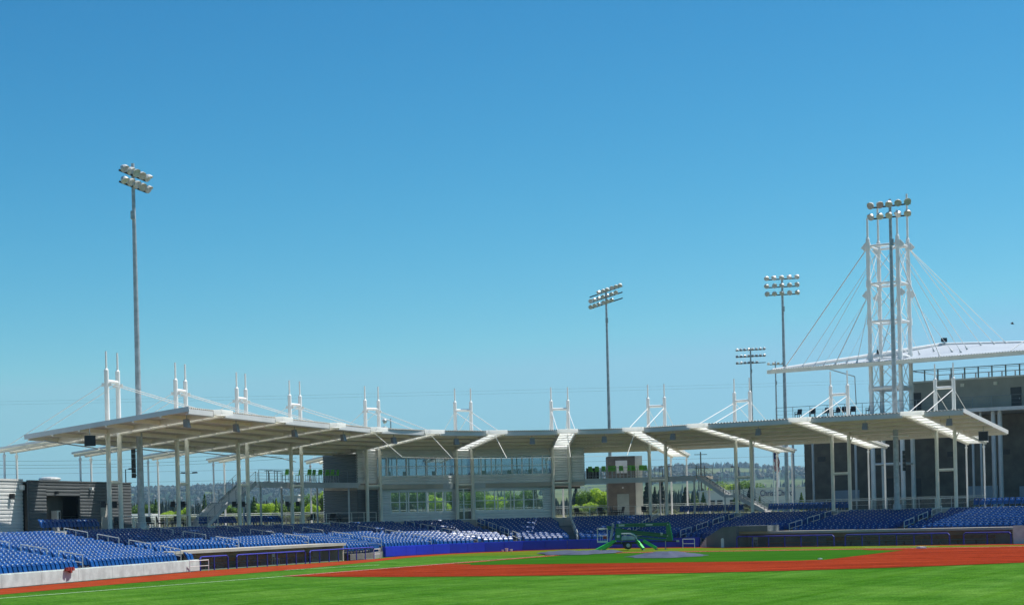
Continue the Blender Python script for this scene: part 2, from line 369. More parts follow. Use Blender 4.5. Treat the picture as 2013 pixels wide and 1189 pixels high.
# bases
def base(p, label, sz=.38, h=.09):
    g = MB(); g.box(-sz / 2, sz / 2, -sz / 2, sz / 2, 0, h * .6); g.box(-sz * .46, sz * .46, -sz * .46, sz * .46, h * .6, h)
    o = g.build('base', M['white']); o.location = (p.x, p.y, .033); o.rotation_euler = (0, 0, .4)
    tag(o, label, 'base', 'white bases on the infield clay')
base(gnd(1811, 1078), 'white first base on the red clay near the right dugout', .55, .14)
base(gnd(1612, 1099.5), 'small white second base at the corner of the infield grass', .22, .07)
# ------------------------------------------------------------------ grandstand bowl
ss = frange(SMIN, SMAX, .2)
DUG_L = (W[3], W[4]); DUG_R = (W[14], W[15])
tl = unit(W[4] - W[3]); tr_ = unit(W[15] - W[14])
def near_dug(p):   # inside a dugout footprint?
    for (a, b, lo, hi) in ((W[3], W[4], 0.5, (W[4] - W[3]).length - 4.0), (W[14], W[15], -0.2, (W[15] - W[14]).length + .6)):
        d = unit(b - a); n = V((-d.y, d.x, 0)); q = p - a
        x = q.dot(d); y = q.dot(n)
        if lo - .3 < x < hi + .3 and -1 < y < 2.9: return True
    return False
st = thing('grandstand_terrace', 'grey concrete seating terrace curving round the infield', 'grandstand', off(5, 8, 0))
g = MB()
for k in range(NR):
    A = [off(s, rowL(s, k) - (.36 if k == 0 else 0)) for s in ss]; B = [off(s, rowL(s, k + 1)) for s in ss]
    z = rowz(k); zp = rowz(k - 1) if k else 0.0
    for i in range(len(ss) - 1):
        if near_dug((A[i] + A[i + 1]) / 2 * .5 + (B[i] + B[i + 1]) / 2 * .5): continue
        zl = zp
        if near_dug((A[i] + A[i + 1]) / 2): zl = 0
        b_ = lambda p, q: V((p.x, p.y, q))
        g.add([b_(A[i], zl), b_(A[i + 1], zl), b_(A[i + 1], z), b_(A[i], z), b_(B[i + 1], z), b_(B[i], z)], [(0, 1, 2, 3), (3, 2, 4, 5)])
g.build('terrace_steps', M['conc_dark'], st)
# concourse slab
A = [off(s, rowL(s, NR)) for s in ss]; B = [off(s, -11.5) for s in ss]; g = MB()
for i in range(len(ss) - 1):
    a, b, c, d = A[i], A[i + 1], B[i + 1], B[i]
    g.hexa([V((p.x, p.y, z)) for z in (1.6, CON) for p in (a, b, c, d)])
struct('pavement', g, M['pave'])
# front edge lip of the concourse (pale kerb seen under the back rail)
# ------------------------------------------------------------------ field walls
def wall_run(pts, name, m, label, cat, h, th=.3, seam=None, group=None):
    t = thing(name, label, cat, pts[0])
    tot = 0
    for a, b in zip(pts[:-1], pts[1:]):
        d = b - a; L = d.length; u = d / L; n = V((-u.y, u.x, 0))
        if seam:
            k = max(1, int(round(L / seam)))
            for j in range(k):
                g = MB(); g.obox(a, u, n, L * j / k + .012, L * (j + 1) / k - .012, .05, th, .02, h - .0); g.obox(a, u, n, L * j / k + .012, L * (j + 1) / k - .012, .0, .05, .06, h - .05)
                g.build('wall_pad' if m is M['pad'] else 'wall_panel', m, t)
        else:
            g = MB(); g.obox(a, u, n, 0, L, 0, th, 0, h); g.build('wall_panel', m, t)
    return t
lw = wall_run([W[0], W[1], W[2], W[3]], 'field_wall', M['conc_wall'], 'low white concrete wall below the left-hand blue seats', 'wall', .80, .25, 4.2)
bw = wall_run(W[5:14], 'padded_wall', M['pad'], 'low bright blue padded wall curving behind home plate', 'wall', .88, .3, 2.0)
g = MB()
for a, b in zip(W[5:13], W[6:14]):
    u = unit(b - a); nn = V((-u.y, u.x, 0)); g.obox(a, u, nn, 0, (b - a).length, .31, .5, 0, .84)
g.build('wall_core', M['concrete'], bw)
# ------------------------------------------------------------------ seats
AISLES = [(-2.1, .62), (-.80, .62), (.32, .62), (1.33, .62), (2.33, .62), (3.3, .62), (4.2, .65), (5.0, .95), (6.0, 1.0), (7.02, .65), (8.0, .75), (9.0, .75), (9.98, .85), (11.2, .7)]
def aisle_at(s, k=None):
    for a, w_ in AISLES:
        if abs(s - a) * 10.3 < w_: return True
    return False
spots = []   # (pos, yaw)
def place_row(Lf, z, s0, s1, rows_skip=True, noaisle=False):
    s = s0
    while s < s1:
        p = off(s, Lf(s), z); q = off(s + .02, Lf(s + .02), z); v_ = (q - p); L = v_.length / .02
        if not (not noaisle and aisle_at(s)) and not (rows_skip and near_dug(p)):
            u = unit(v_); spots.append((p, math.atan2(-u.x, u.y), s))
        s += .535 / L
for k in range(NR):
    place_row(lambda s, k=k: rowL(s, k + .62), rowz(k), SMIN, SMAX)
# raised rows at the back of the stand
for a, b in [(-2.0, -1.25), (-.72, .02), (1.5, 2.12), (2.3, 2.93), (7.22, 7.90), (8.2, 9.0), (10.22, 11.9)]:
    place_row(lambda s: -1.3, CON, a, b, False, True)
    g = MB(); fr = frange(a - .03, b + .03, .25)
    for s0, s1 in zip(fr[:-1], fr[1:]):
        g.hexa([off(s, L, z) for z in (CON, CON + .06) for s, L in ((s0, -.85), (s1, -.85), (s1, -1.9), (s0, -1.9))])
    o = g.build('seat_plinth', M['concrete'], st)
def seat_meshes():
    out = []
    b = MB(); pr = [(-.13, .40, .23), (-.19, .58, .235), (-.25, .77, .235), (-.32, .86, .20)]   # x, z, half width
    vs = []; cols = 5
    for (x, z, hw) in pr:
        for j in range(cols):
            t = j / (cols - 1) * 2 - 1; vs.append((x + .045 * t * t, hw * t, z - (.035 * t * t if z > .8 else 0)))
    nb = len(vs); vs += [(x - .035, y, z) for x, y, z in vs]; fs = []
    for r in range(3):
        for j in range(cols - 1):
            i = r * cols + j; fs.append((i, i + 1, i + cols + 1, i + cols)); fs.append((nb + i, nb + i + cols, nb + i + cols + 1, nb + i + 1))
    i = 3 * cols
    for j in range(cols - 1): fs.append((i + j, i + j + 1, nb + i + j + 1, nb + i + j))
    for r in range(3):
        fs.append((r * cols, (r + 1) * cols, nb + (r + 1) * cols, nb + r * cols)); k2 = r * cols + cols - 1; fs.append((k2, nb + k2, nb + k2 + cols, k2 + cols))
    b.add(vs, fs); out.append(('backrest', b, 'seat'))
    p = MB(); p.hexa([(-.08, -.21, .30), (.03, -.21, .28), (.03, .21, .28), (-.08, .21, .30), (-.15, -.19, .62), (-.07, -.19, .60), (-.07, .19, .60), (-.15, .19, .62)]); p.hexa([(-.16, -.19, .60), (-.07, -.19, .60), (-.07, .19, .60), (-.16, .19, .60), (-.20, -.16, .70), (-.17, -.16, .71), (-.17, .16, .71), (-.20, .16, .70)])
    out.append(('seat_pan', p, 'seat'))
    a = MB(); a.box(-.22, .10, .245, .285, .58, .61); a.hexa([(-.14, .25, 0), (-.06, .25, 0), (-.06, .28, 0), (-.14, .28, 0), (-.22, .25, .58), (-.14, .25, .58), (-.14, .28, .58), (-.22, .28, .58)])
    out.append(('armrest', a, 'seat'))
    q = MB(); q.hexa([(-.20, -.06, .70), (-.165, -.06, .70), (-.165, .06, .70), (-.20, .06, .70), (-.215, -.05, .755), (-.19, -.05, .755), (-.19, .05, .755), (-.215, .05, .755)])  # small pale plate imitating the sun glint on the backrest top
    out.append(('glint_plate', q, 'seat_glint'))
    return out
SM = seat_meshes()
def vis(p):
    a = p.x / p.y * F; return -1015 < a < 1015
order = sorted([i for i, x in enumerate(spots) if vis(x[0])], key=lambda i: spots[i][0].length)
near = set(order[:300])
root0 = thing('stadium_seat', 'sunlit blue folding stadium seat in the left-hand block behind the white concrete wall', 'seat', (0, 0, 0), 0, 'nearest blue seats behind the white concrete wall')
for nm, mb, mt in SM: mb.build(nm, M[mt], root0, world=False, smooth=(nm == 'backrest'))
keep(root0); first = True
for i in order[:300]:
    p, yaw, s = spots[i]
    if first: root0.location = p; root0.rotation_euler = (0, 0, yaw); first = False
    else: dup(root0, p, yaw)
g = MB(); pl_ = MB()
for i, (p, yaw, s) in enumerate(spots):
    if i in near: continue
    c, sn = math.cos(yaw), math.sin(yaw)
    for nm, mb, mt in SM:
        T = g; T.mi = 1 if mt == 'seat_glint' else 0
        T.add([(p.x + c * x - sn * y, p.y + sn * x + c * y, p.z + z) for x, y, z in mb.v], mb.f)
o = g.build('seat_rows', [M['seat'], M['seat_glint']])
tag(o, 'rows of blue stadium seats filling the curved grandstand under the roof', 'seats', None, 'stuff')

# handrails in the aisles
hr = 0
def handrail(s, k0, k1, ds=0.0, label=''):
    pts = []
    a = off(s, rowL(s, k0 + .2), rowz(k0)); b = off(s, rowL(s, k1 + .2), rowz(k1))
    t = thing('handrail', label, 'handrail', a, 0, 'aisle handrails on the seating steps')
    u = (b - a)
    g = MB(); z9 = V((0, 0, .95)); z5 = V((0, 0, .5))
    g.path([a, a + z9, b + z9, b + z5, a + z5], .032, 6); g.tube(b, b + z9, .024, .024, 6); g.build('rail', M['rail'], t)
    m_ = a + u * .5; g = MB(); g.tube(m_, m_ + z9, .022, .022, 6); g.build('post', M['rail'], t)
M['rail'] = mat('brushed_rail', (.72, .72, .68), .4, .3, .1, 3)
names = ['leftmost cut-off aisle', 'aisle before the grey concession hut', 'aisle by the leftmost roof columns', 'aisle below the left stair', 'aisle behind the left dugout roof', 'aisle at the far end of the left dugout', 'aisle at the left end of the blue padded wall', 'aisle in front of the glass door', 'aisle right of the press box windows', 'aisle behind the green lift', 'aisle at the left end of the right dugout', 'aisle above the middle of the right dugout', 'wide aisle near the rightmost roof columns', 'aisle at the far right edge']
pos = ['lowest', 'second lowest', 'second highest', 'highest']
for ai, (a_, w_) in enumerate(AISLES):
    for j, (k0, k1) in enumerate([(.6, 2.6), (3.6, 5.8), (6.8, 9), (10, 12.4)]):
        sx = a_ + (w_ - .15) / 10.3 * (0 if ai not in (7, 8) else 1)
        p = off(sx, rowL(sx, k0 + .3))
        if near_dug(p): continue
        if not vis(p): continue
        handrail(sx, k0, k1, 0, '%s steel handrail of the %s' % (pos[j], names[ai]))
# ------------------------------------------------------------------ dugouts
def dugout(A, B, depth, zr, label, roof0, roof1, wallcol):
    d = unit(B - A); n = V((-d.y, d.x, 0)); L = (B - A).length
    t = thing('dugout', label, 'dugout', A)
    g = MB(); g.obox(A, d, n, roof0, roof1, .75, depth + .35, zr - .02, zr + .12); g.obox(A, d, n, roof0 - .02, roof1 + .02, .6, .76, zr - .07, zr + .13); g.build('roof', M['dugroof'], t)
    g = MB(); g.obox(A, d, n, roof0, roof1, depth - .1, depth + .1, 0, zr - .03); g.build('back_wall', wallcol, t)
    for x in (roof0 + .1, roof1 - .1):
        g = MB(); g.obox(A, d, n, x - .1, x + .1, .8, depth - .1, 0, zr - .03); g.build('side_wall', M['tan'], t)
    g = MB(); g.obox(A, d, n, roof0 + 2, roof1 - 2, depth - .75, depth - .35, .30, .36); g.obox(A, d, n, roof0 + 2, roof1 - 2, depth - .36, depth - .30, .45, .75)
    x = roof0 + 2.1
    while x < roof1 - 2: g.obox(A, d, n, x, x + .08, depth - .7, depth - .4, 0, .3); x += 1.5
    g.build('bench', M['wood'], t)
    g = MB(); g.obox(A, d, n, roof0 + .2, roof1 - .2, .85, depth - .1, .0, .045); g.build('dugout_floor', M['conc_dark'], t)
    return t
LL = (W[4] - W[3]).length; LR = (W[15] - W[14]).length
dugout(W[3], W[4], 2.8, 1.27, 'left dugout with cream roof edge below the sunlit blue seats', -2.8, LL - 4.2, M['tan'])
dugout(W[14], W[15], 2.8, 1.22, 'long right dugout with grey-tan roof edge below the shaded seats', -.2, LR, M['tan'])
def drail(A, B, u0, u1, posts, label, h=.95):
    a = online(u0, 1090, A, B); b = online(u1, 1090, A, B); a.z = b.z = 0
    d = unit(b - a); L = (b - a).length
    t = thing('dugout_rail', label, 'railing', a, 0, 'blue padded rails along the dugout fronts')
    g = MB(); r = .055; z = V((0, 0, h))
    c1 = a + V((0, 0, h - .15)); c2 = a + z + d * .15; c3 = b + z - d * .15; c4 = b + V((0, 0, h - .15))
    g.path([a, c1, c2, c3, c4, b], r, 8); g.build('frame_rail', M['railblue'], t)
    for i in range(1, posts):
        p = a + d * (L * i / posts); g = MB(); g.tube(p, p + z, .045, .045, 8); g.build('post', M['railblue'], t)
    g = MB(); nn = V((-d.y, d.x, 0)); g.obox(a, d, nn, .1, L - .1, -.004, .004, .1, h - .05); g.build('mesh_screen', M['net'], t)
M['net'] = glassmat('dark_netting', (.85, .85, .85), .02, .5)
drail(W[3], W[4], 393, 448, 2, 'short blue rail at the left end of the left dugout')
drail(W[3], W[4], 465, 600, 7, 'long blue rail in the middle of the left dugout')
drail(W[3], W[4], 609, 735, 7, 'blue rail at the far end of the left dugout')
drail(W[14], W[15], 1449, 1640, 6, 'blue rail at the left end of the right dugout')
drail(W[14], W[15], 1662, 1867, 6, 'blue rail in the middle of the right dugout')
drail(W[14], W[15], 1895, 1988, 2, 'short blue rail at the right end of the right dugout')
# white pipe gates
def gate(u0, u1, A, B, h, label):
    a = online(u0, 1100, A, B); b = online(u1, 1100, A, B); a.z = b.z = 0
    g = MB(); z = V((0, 0, h)); g.path([a, a + z, b + z, b], .03, 6); g.path([a + z * .5, b + z * .5], .02, 6)
    o = g.build('pipe_gate', M['white']); tag(o, label, 'gate')
off3 = V((.6, .1, 0))
gate(373, 410, W[3] - tl * 2 + off3, W[4] + off3, .75, 'low white pipe gate at the end of the white concrete wall')
gate(735, 748, W[4] - tl * 1, W[4] + V((1.5, 3, 0)), .8, 'narrow white pipe gate at the left end of the blue padded wall')
gate(1343, 1366, V((14, 156, 0)), V((19, 153, 0)), .8, 'white pipe gate between the green lift and the concrete stair')
# concrete flank by the right dugout, with its small stair
t = thing('concrete_flank', 'sloping grey concrete flank wall with stair left of the right dugout', 'wall', gnd(1385, 1075))
a = V((17.0, 156.3, 0)); b = W[14]; d = unit(b - a); n = V((-d.y, d.x, 0)); Lf = (b - a).length
q0 = online(1384, 1060, a, b); q1 = online(1441, 1035, a, b)
g = MB(); e0 = a; top = [(0.0, .9), (Lf * .55, 1.75), (Lf, 1.85)]
base_pts = [e0 + d * x for x, h in top]
vs = []
for x, h in top:
    for y in (0, .3): vs += [e0 + d * x + n * y, e0 + d * x + n * y + V((0, 0, h))]
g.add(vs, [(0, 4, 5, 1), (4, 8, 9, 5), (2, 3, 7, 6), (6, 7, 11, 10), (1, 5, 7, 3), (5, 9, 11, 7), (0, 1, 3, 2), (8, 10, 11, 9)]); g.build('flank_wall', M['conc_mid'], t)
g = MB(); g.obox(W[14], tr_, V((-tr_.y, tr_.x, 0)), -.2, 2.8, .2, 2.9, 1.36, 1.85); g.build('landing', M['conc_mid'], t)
g = MB()
for k in range(5): g.obox(a, d, n, -1.0 + .22 * k, 0.0, -.0, .9, .17 * k, .17 * (k + 1))
g.build('steps', M['conc_wall'], t)
g = MB(); g.obox(W[14], tr_, V((-tr_.y, tr_.x, 0)), LR + .05, LR + 12, 0, .3, 0, 1.45); o = g.build('stair_cheek', M['conc_wall']); tag(o, 'white concrete wall end at the right end of the right dugout', 'wall')
g = MB(); g.box(-.5, .5, -.35, .35, 0, .75); g.box(-.46, .46, -.3, .3, .75, .82); o = g.build('equipment_box', M['white']); q = gnd(1431, 1075.5); o.location = (q.x, q.y, .01); o.rotation_euler = (0, 0, -.5)
tag(o, 'white box beside the left end of the right dugout', 'box')
g = MB(); g.tube((0, 0, 0), (0, 0, 1.25), .12, .12, 10); g.tube((0, 0, 1.25), (0, 0, 1.32), .12, .05, 10); o = g.build('padded_post', M['railblue']); q = gnd(1421, 1075.5); o.location = (q.x, q.y, 0); tag(o, 'blue padded post left of the white box', 'post')
# cooler in dugout, red jacket on wall
g = MB()
for i in range(7):
    x = i * .14; g.box(x, x + .15, -.03 - .03 * (i % 2), .12, .74 - .05 * math.sin(i * 1.3 + 1) - (.16 if 2 < i < 5 else 0), .85 + .05 * (i % 2))
o = g.build('jacket', M['red']); q = online(134, 1120, W[2], W[3]); o.location = (q.x + .03, q.y - .55, .01); o.rotation_euler = (0, 0, math.atan2((W[3] - W[2]).y, (W[3] - W[2]).x))
tag(o, 'red jacket draped over the white concrete wall', 'jacket')
for u_, A_, B_, dd, lab in ((572, W[3], W[4], 2.2, 'small white chair inside the left dugout'), (1473, W[14], W[15], 2.2, 'small white chair inside the right dugout')):
    q = online(u_, 1090, A_, B_); d_ = unit(B_ - A_); q += V((-d_.y, d_.x, 0)) * 1.3; q.z = .05
    t = thing('chair', lab, 'chair', q, math.atan2(d_.y, d_.x))
    g = MB(); g.box(-.2, .2, -.2, .2, .4, .44); g.build('seat', M['white'], t, world=False)
    g = MB(); g.box(-.2, .2, .17, .2, .55, .85); g.box(-.2, -.17, .17, .2, .4, .85); g.box(.17, .2, .17, .2, .4, .85); g.build('backrest', M['white'], t, world=False)
    for sx in (-1, 1):
        for sy in (-1, 1):
            g = MB(); g.box(.18 * sx - .015, .18 * sx + .015, .18 * sy - .015, .18 * sy + .015, 0, .4); g.build('leg', M['white'], t, world=False)

# ------------------------------------------------------------------ roof canopy frames (twin masts, beams, cables)
HX, RX = 8.3, -9.0                 # beam reach towards field / rear (m from the columns)
def bz(x): return 6.98 + (x) * .1155          # beam centre height above the concourse
def canopy_frame(i):
    label = FL[i]
    t = thing('twin_mast_structure', label, 'mast structure', (P[i].x, P[i].y, CON), math.atan2(NRM[i].y, NRM[i].x), 'white twin-mast frames carrying the stand roof')
    for sy in (-1, 1):
        y = .83 * sy
        g = MB(); g.tube((0, y, 0), (0, y, bz(0) - .1), .17, .17, 10); g.tube((0, y, 0), (0, y, .05), .28, .28, 10); g.build('column', M['cream'], t, world=False, smooth=False)
        g = MB(); g.tube((0, y, bz(0) - .1), (0, y, 11.5), .175, .165, 12); g.tube((0, y, 11.5), (0, y, 11.62), .165, .075, 12); g.tube((0, y, 11.62), (0, y, 12.85), .075, .065, 10)
        g.beam((-.4, y, 10.45), (.4, y, 10.45), .03, .25); g.build('mast', M['white'], t, world=False)
        g = MB(); g.tube((HX, y, bz(HX)), (RX, y, bz(RX)), .14, .14, 8); g.build('beam', M['cream'], t, world=False)
        for xe, nm in ((HX - .3, 'cable'), (RX + .4, 'cable')):
            r = .035 if xe > 0 else .022
            g = MB(); g.tube((.3 if xe > 0 else -.3, y, 10.45), (xe, y, bz(xe) + .12), r, r, 6); g.build('cable', M['white'], t, world=False)
        g = MB(); g.tube((RX + .5, y, 0), (RX + .5, y, bz(RX + .5) - .5), .085, .085, 8); g.tube((RX + .5, y, bz(RX + .5) - .5), (RX + .5, y, bz(RX + .5) - .3), .12, .12, 8); g.tube((RX + .5, y, bz(RX + .5) - .3), (RX + .5, y, bz(RX + .5)), .06, .06, 8); g.build('rear_post', M['white'], t, world=False)
        g = MB(); g.tube((0, y, bz(0) - 1.0), (0, y + .55 * sy, bz(0) + .02), .05, .05, 6); g.build('knee_brace', M['cream'], t, world=False)
    g = MB(); g.tube((0, -.83, 10.7), (0, .83, 10.7), .13, .13, 10); g.build('crossbar', M['white'], t, world=False)
    g = MB(); g.tube((0, -.83, 3.42), (0, .83, 3.42), .13, .13, 10); g.build('crossbar', M['cream'], t, world=False)
    x = HX
    while x > RX:
        g = MB(); g.tube((x, -.83, bz(x)), (x, .83, bz(x)), .045, .045, 6); g.build('rung', M['white'], t, world=False); x -= 1.42
    g = MB(); g.box(HX - .1, HX + .75, -.95, .95, bz(HX) + .02, bz(HX) + .36); g.build('nose_box', M['sky_panel'], t, world=False)
    # translucent panels in three bays with narrow gaps
    x = HX - .25
    while x > -4.1:
        x2 = x - 1.3
        g = MB(); g.add([(x, -.72, bz(x) + .17), (x2, -.72, bz(x2) + .17), (x2, .72, bz(x2) + .17), (x, .72, bz(x) + .17), (x, -.72, bz(x) + .19), (x2, -.72, bz(x2) + .19), (x2, .72, bz(x2) + .19), (x, .72, bz(x) + .19)], [(0, 1, 2, 3), (7, 6, 5, 4), (0, 3, 7, 4), (1, 5, 6, 2)])
        g.build('skylight', M['sky_panel'], t, world=False); x -= 1.42
    g = MB(); x, x2 = -4.3, RX - .1
    g.add([(x, -1.0, bz(x) + .17), (x2, -1.0, bz(x2) + .17), (x2, 1.0, bz(x2) + .17), (x, 1.0, bz(x) + .17), (x, -1.0, bz(x) + .20), (x2, -1.0, bz(x2) + .20), (x2, 1.0, bz(x2) + .20), (x, 1.0, bz(x) + .20)], [(0, 1, 2, 3), (7, 6, 5, 4), (0, 4, 5, 1), (1, 5, 6, 2), (2, 6, 7, 3), (3, 7, 4, 0)])
    g.build('rear_canopy', M['sky_panel'], t, world=False)
    g = MB()
    for yy in (-1.05, 1.05): g.beam((x, yy, bz(x) + .17), (x2, yy, bz(x2) + .17), .08, .16)
    g.beam((x2, -1.05, bz(x2) + .17), (x2, 1.05, bz(x2) + .17), .08, .16); g.build('canopy_edge', M['white'], t, world=False)
    return keep(t)
FL = ['leftmost white twin-mast roof frame, in front of the grey hut', 'second white twin-mast frame from the left, right of the tall floodlight pole', 'third white twin-mast frame from the left, at the foot of the left stair',
      'fourth white twin-mast frame from the left, passing the left balcony', 'white twin-mast frame at the left end of the press box', 'white twin-mast frame in the middle of the press box, over the glass door',
      'white twin-mast frame at the right end of the press box', 'white twin-mast frame right of the brown lift tower', 'white twin-mast frame over the foot of the right stair',
      'white twin-mast frame just left of the tall suspension tower', 'rightmost white twin-mast roof frame, below the suspended canopy']
fr0 = canopy_frame(0)
for i in range(1, 11):
    r = dup(fr0, (P[i].x, P[i].y, CON), math.atan2(NRM[i].y, NRM[i].x), FL[i])
# ------------------------------------------------------------------ roof bays
BAYL = ['left end', 'second from the left', 'third from the left', 'fourth from the left', 'left of the press box', 'left half of the press box', 'right half of the press box', 'over the right balcony', 'over the right stair', 'fifth from the right, beside the flagpole', 'second from the right', 'right end']
def roof_bay(j, A, nA, B, nB, label, end=0):
    """corrugated roof between frames; A,B are plan points on the column line"""
    t = thing('roof_bay', label, 'roof', ((A + B) / 2).to_tuple()[:2] + (CON + 7.2,), 0, 'corrugated roof bays between the masts')
    f0, f1 = 8.45, -4.25
    L = (B - A).length; nr = max(4, int(L / .30)); g = MB(); vs = []
    def z_(x): return CON + bz(x) + .22
    cols = nr * 2 + 1
    for ix, x in enumerate((f0, f1)):
        for c in range(cols):
            f = c / (cols - 1); p = A.lerp(B, f); n_ = unit(nA.lerp(nB, f)); h = .10 if c % 2 else 0
            q = p + n_ * x; vs.append((q.x, q.y, z_(x) + h))
    nv = len(vs); vs += [(a_, b_, c_ + .03) for a_, b_, c_ in vs]
    fs = []
    for c in range(cols - 1):
        fs += [(c, c + 1, cols + c + 1, cols + c), (nv + c, nv + cols + c, nv + cols + c + 1, nv + c + 1), (c, nv + c, nv + c + 1, c + 1), (cols + c, cols + c + 1, nv + cols + c + 1, nv + cols + c)]
    g.add(vs, fs); g.build('roof_deck', M['deck'], t)
    def pw(f, x, dz): p = A.lerp(B, f) + unit(nA.lerp(nB, f)) * x; return V((p.x, p.y, z_(x) + dz))
    for x in (6.3, 4.2, 2.1, 0, -2.1, -4.0):
        g = MB(); g.beam(pw(0, x, -.16), pw(1, x, -.16), .12, .28); g.build('purlin', M['purlin'], t)
    g = MB(); g.beam(pw(0, 8.42, -.17), pw(1, 8.42, -.17), .07, .36); g.build('fascia', M['fascia'], t)
    g = MB(); g.beam(pw(0, 8.30, -.36), pw(1, 8.30, -.36), .20, .05); g.build('gutter', M['fascia'], t)
    for f, e in ((0, -1), (1, 1)):
        g = MB(); o_ = (.03 if f == 0 else -.03)
        if (end == -1 and f == 0) or (end == 1 and f == 1):
            g.beam(pw(f, f0 + .05, -.02), pw(f, f1 - .05, -.02), .10, .34); g.build('gable_fascia', M['white'] if end == 1 else M['fascia'], t)
        else:
            g.beam(pw(f, f0 - .1, -.12), pw(f, f1, -.12), .08, .26); g.build('edge_beam', M['cream'], t)
    if abs(L) > 3:
        f = .45 if j < 6 else .55
        c = pw(f, 7.4, -.75); nn = unit(nA.lerp(nB, f)); 
        sp = thing('hanging_speaker', 'grey loudspeaker hanging under the roof bay %s' % BAYX[j], 'speaker', c, math.atan2(nn.y, nn.x), 'grey loudspeakers hanging under the roof edge')
        g = MB(); g.hexa([(-.15, -.22, -.28), (.20, -.26, -.32), (.20, .26, -.32), (-.15, .22, -.28), (-.2, -.17, .25), (.10, -.22, .28), (.10, .22, .28), (-.2, .17, .25)]); g.build('cabinet', M['spk'], sp, world=False)
        g = MB(); g.tube((0, 0, .25), (0, 0, .62), .03, .03, 6); g.build('bracket', M['galv'], sp, world=False)
    return t
M['spk'] = mat('speaker_grey', (.24, .25, .28), .5, 0, .1, 4)
BAYX = ['at the far left end', 'right of the leftmost masts', 'left of the third masts', 'above the left stair', 'just left of the press box', 'above the left press box windows', 'above the right press box windows', 'above the brown lift tower', 'above the right stair', 'right of the flagpole', 'in front of the suspension tower', 'at the far right end']
e = dirs[0]; h = .95
roof_bay(0, P[0] - e * 4.9, NRM[0], P[0] - e * h, NRM[0], 'corrugated roof bay at the left end, with a grey gable edge', -1)
RBL = ['grey-edged corrugated roof bay between the first and second masts', 'corrugated roof bay between the second and third masts from the left', 'corrugated roof bay between the third and fourth masts from the left', 'corrugated roof bay just left of the press box windows', 'corrugated roof bay over the left press box windows', 'corrugated roof bay over the right press box windows',
       'corrugated roof bay over the green-chair right balcony', 'corrugated roof bay over the right stair', 'corrugated roof bay left of the roof terrace', 'long corrugated roof bay in front of the suspension tower']
for i in range(10):
    roof_bay(i + 1, P[i] + dirs[i] * h, NRM[i], P[i + 1] - dirs[i + 1] * h, NRM[i + 1], RBL[i])
roof_bay(11, P[10] + dirs[10] * h, NRM[10], P[10] + dirs[10] * 4.3, NRM[10], 'short corrugated roof bay at the right end, with a sunlit white gable edge', 1)
# backstop net cable with its struts
g = MB(); tips = []
for i in (3, 4, 5, 6, 7):
    a = P[i] + NRM[i] * 8.2; a.z = CON + bz(8.2) - .1; b = P[i] + NRM[i] * 11.0; b.z = CON + 5.6 + .0; tips.append(b)
t = thing('backstop_net', 'thin cable with struts holding the backstop net under the roof', 'net', tips[2])
for i, b in zip((3, 4, 5, 6, 7), tips):
    a = P[i] + NRM[i] * 8.2; a.z = CON + bz(8.2) - .1; g = MB(); g.tube(a, b, .04, .03, 6); g.build('strut', M['cream'], t)
g = MB(); g.path(tips, .012, 5); g.build('top_cable', M['cream'], t)
# pipes running under the back of the left roof, with column speakers
for i in range(0, 4):
    a = P[i] - NRM[i] * .0; b = P[i + 1]
    m1 = off(i + .02, -.2, CON + 5.6); m2 = off(i - .08 + .0, -1.2, CON + 5.95); m3 = off(i - .75 if i else -.48, -2.6, CON + 6.35)
    g = MB(); g.path([m1, m2, m3], .045, 6); o = g.build('drain_pipe', M['beam']); tag(o, ['grey pipe under the roof reaching the leftmost columns', 'grey pipe under the roof reaching the second columns from the left', 'grey pipe under the roof reaching the third columns from the left', 'grey pipe under the roof reaching the fourth columns from the left'][i], 'pipe', 'pipes under the left roof')
# small black speakers on the columns
cl = ['leftmost', 'second', 'third', 'fourth']
for i in range(4):
    for sy in (-1, 1):
        p = P[i] + dirs[i] * (.83 * sy * -1 * -1) + NRM[i] * .0; p = p + V((-.42 * 1, -.12, 0)); p.z = CON + 1.62
        g = MB(); g.box(-.16, .16, -.14, .14, 0, .44); g.box(.16, .3, -.03, .03, .18, .25); g.box(-.12, .12, -.16, -.14, .05, .39)
        o = g.build('column_speaker', M['black']); o.location = p; tag(o, 'small black speaker on the %s column of the %s pair from the left' % ('left' if sy < 0 else 'right', ['first', 'second', 'third', 'fourth'][i]), 'speaker', 'black speakers on the roof columns')
# big black loudspeaker at the left roof end, one at the right end, line array on left pole
for u, v, D, sz, lab in ((177, 866, 123.5, .36, 'large square black loudspeaker hanging at the left end of the roof'), (1933, 857, 156, .42, 'grey square loudspeaker hanging at the right end of the roof')):
    p = pt(u, v, D); t = thing('loudspeaker', lab, 'speaker', p, .35 if u < 900 else -.3)
    g = MB(); g.box(-sz, sz, -.25, .2, -sz, sz); g.build('cabinet', M['black'] if u < 900 else M['spk'], t, world=False)
    g = MB(); g.box(-sz * .9, sz * .9, -.27, -.25, -sz * .9, sz * .9); g.build('grille', M['dark'], t, world=False)
    g = MB(); g.tube((0, 0, sz), (0, 0, sz + .45), .03, .03, 6); g.build('bracket', M['galv'], t, world=False)

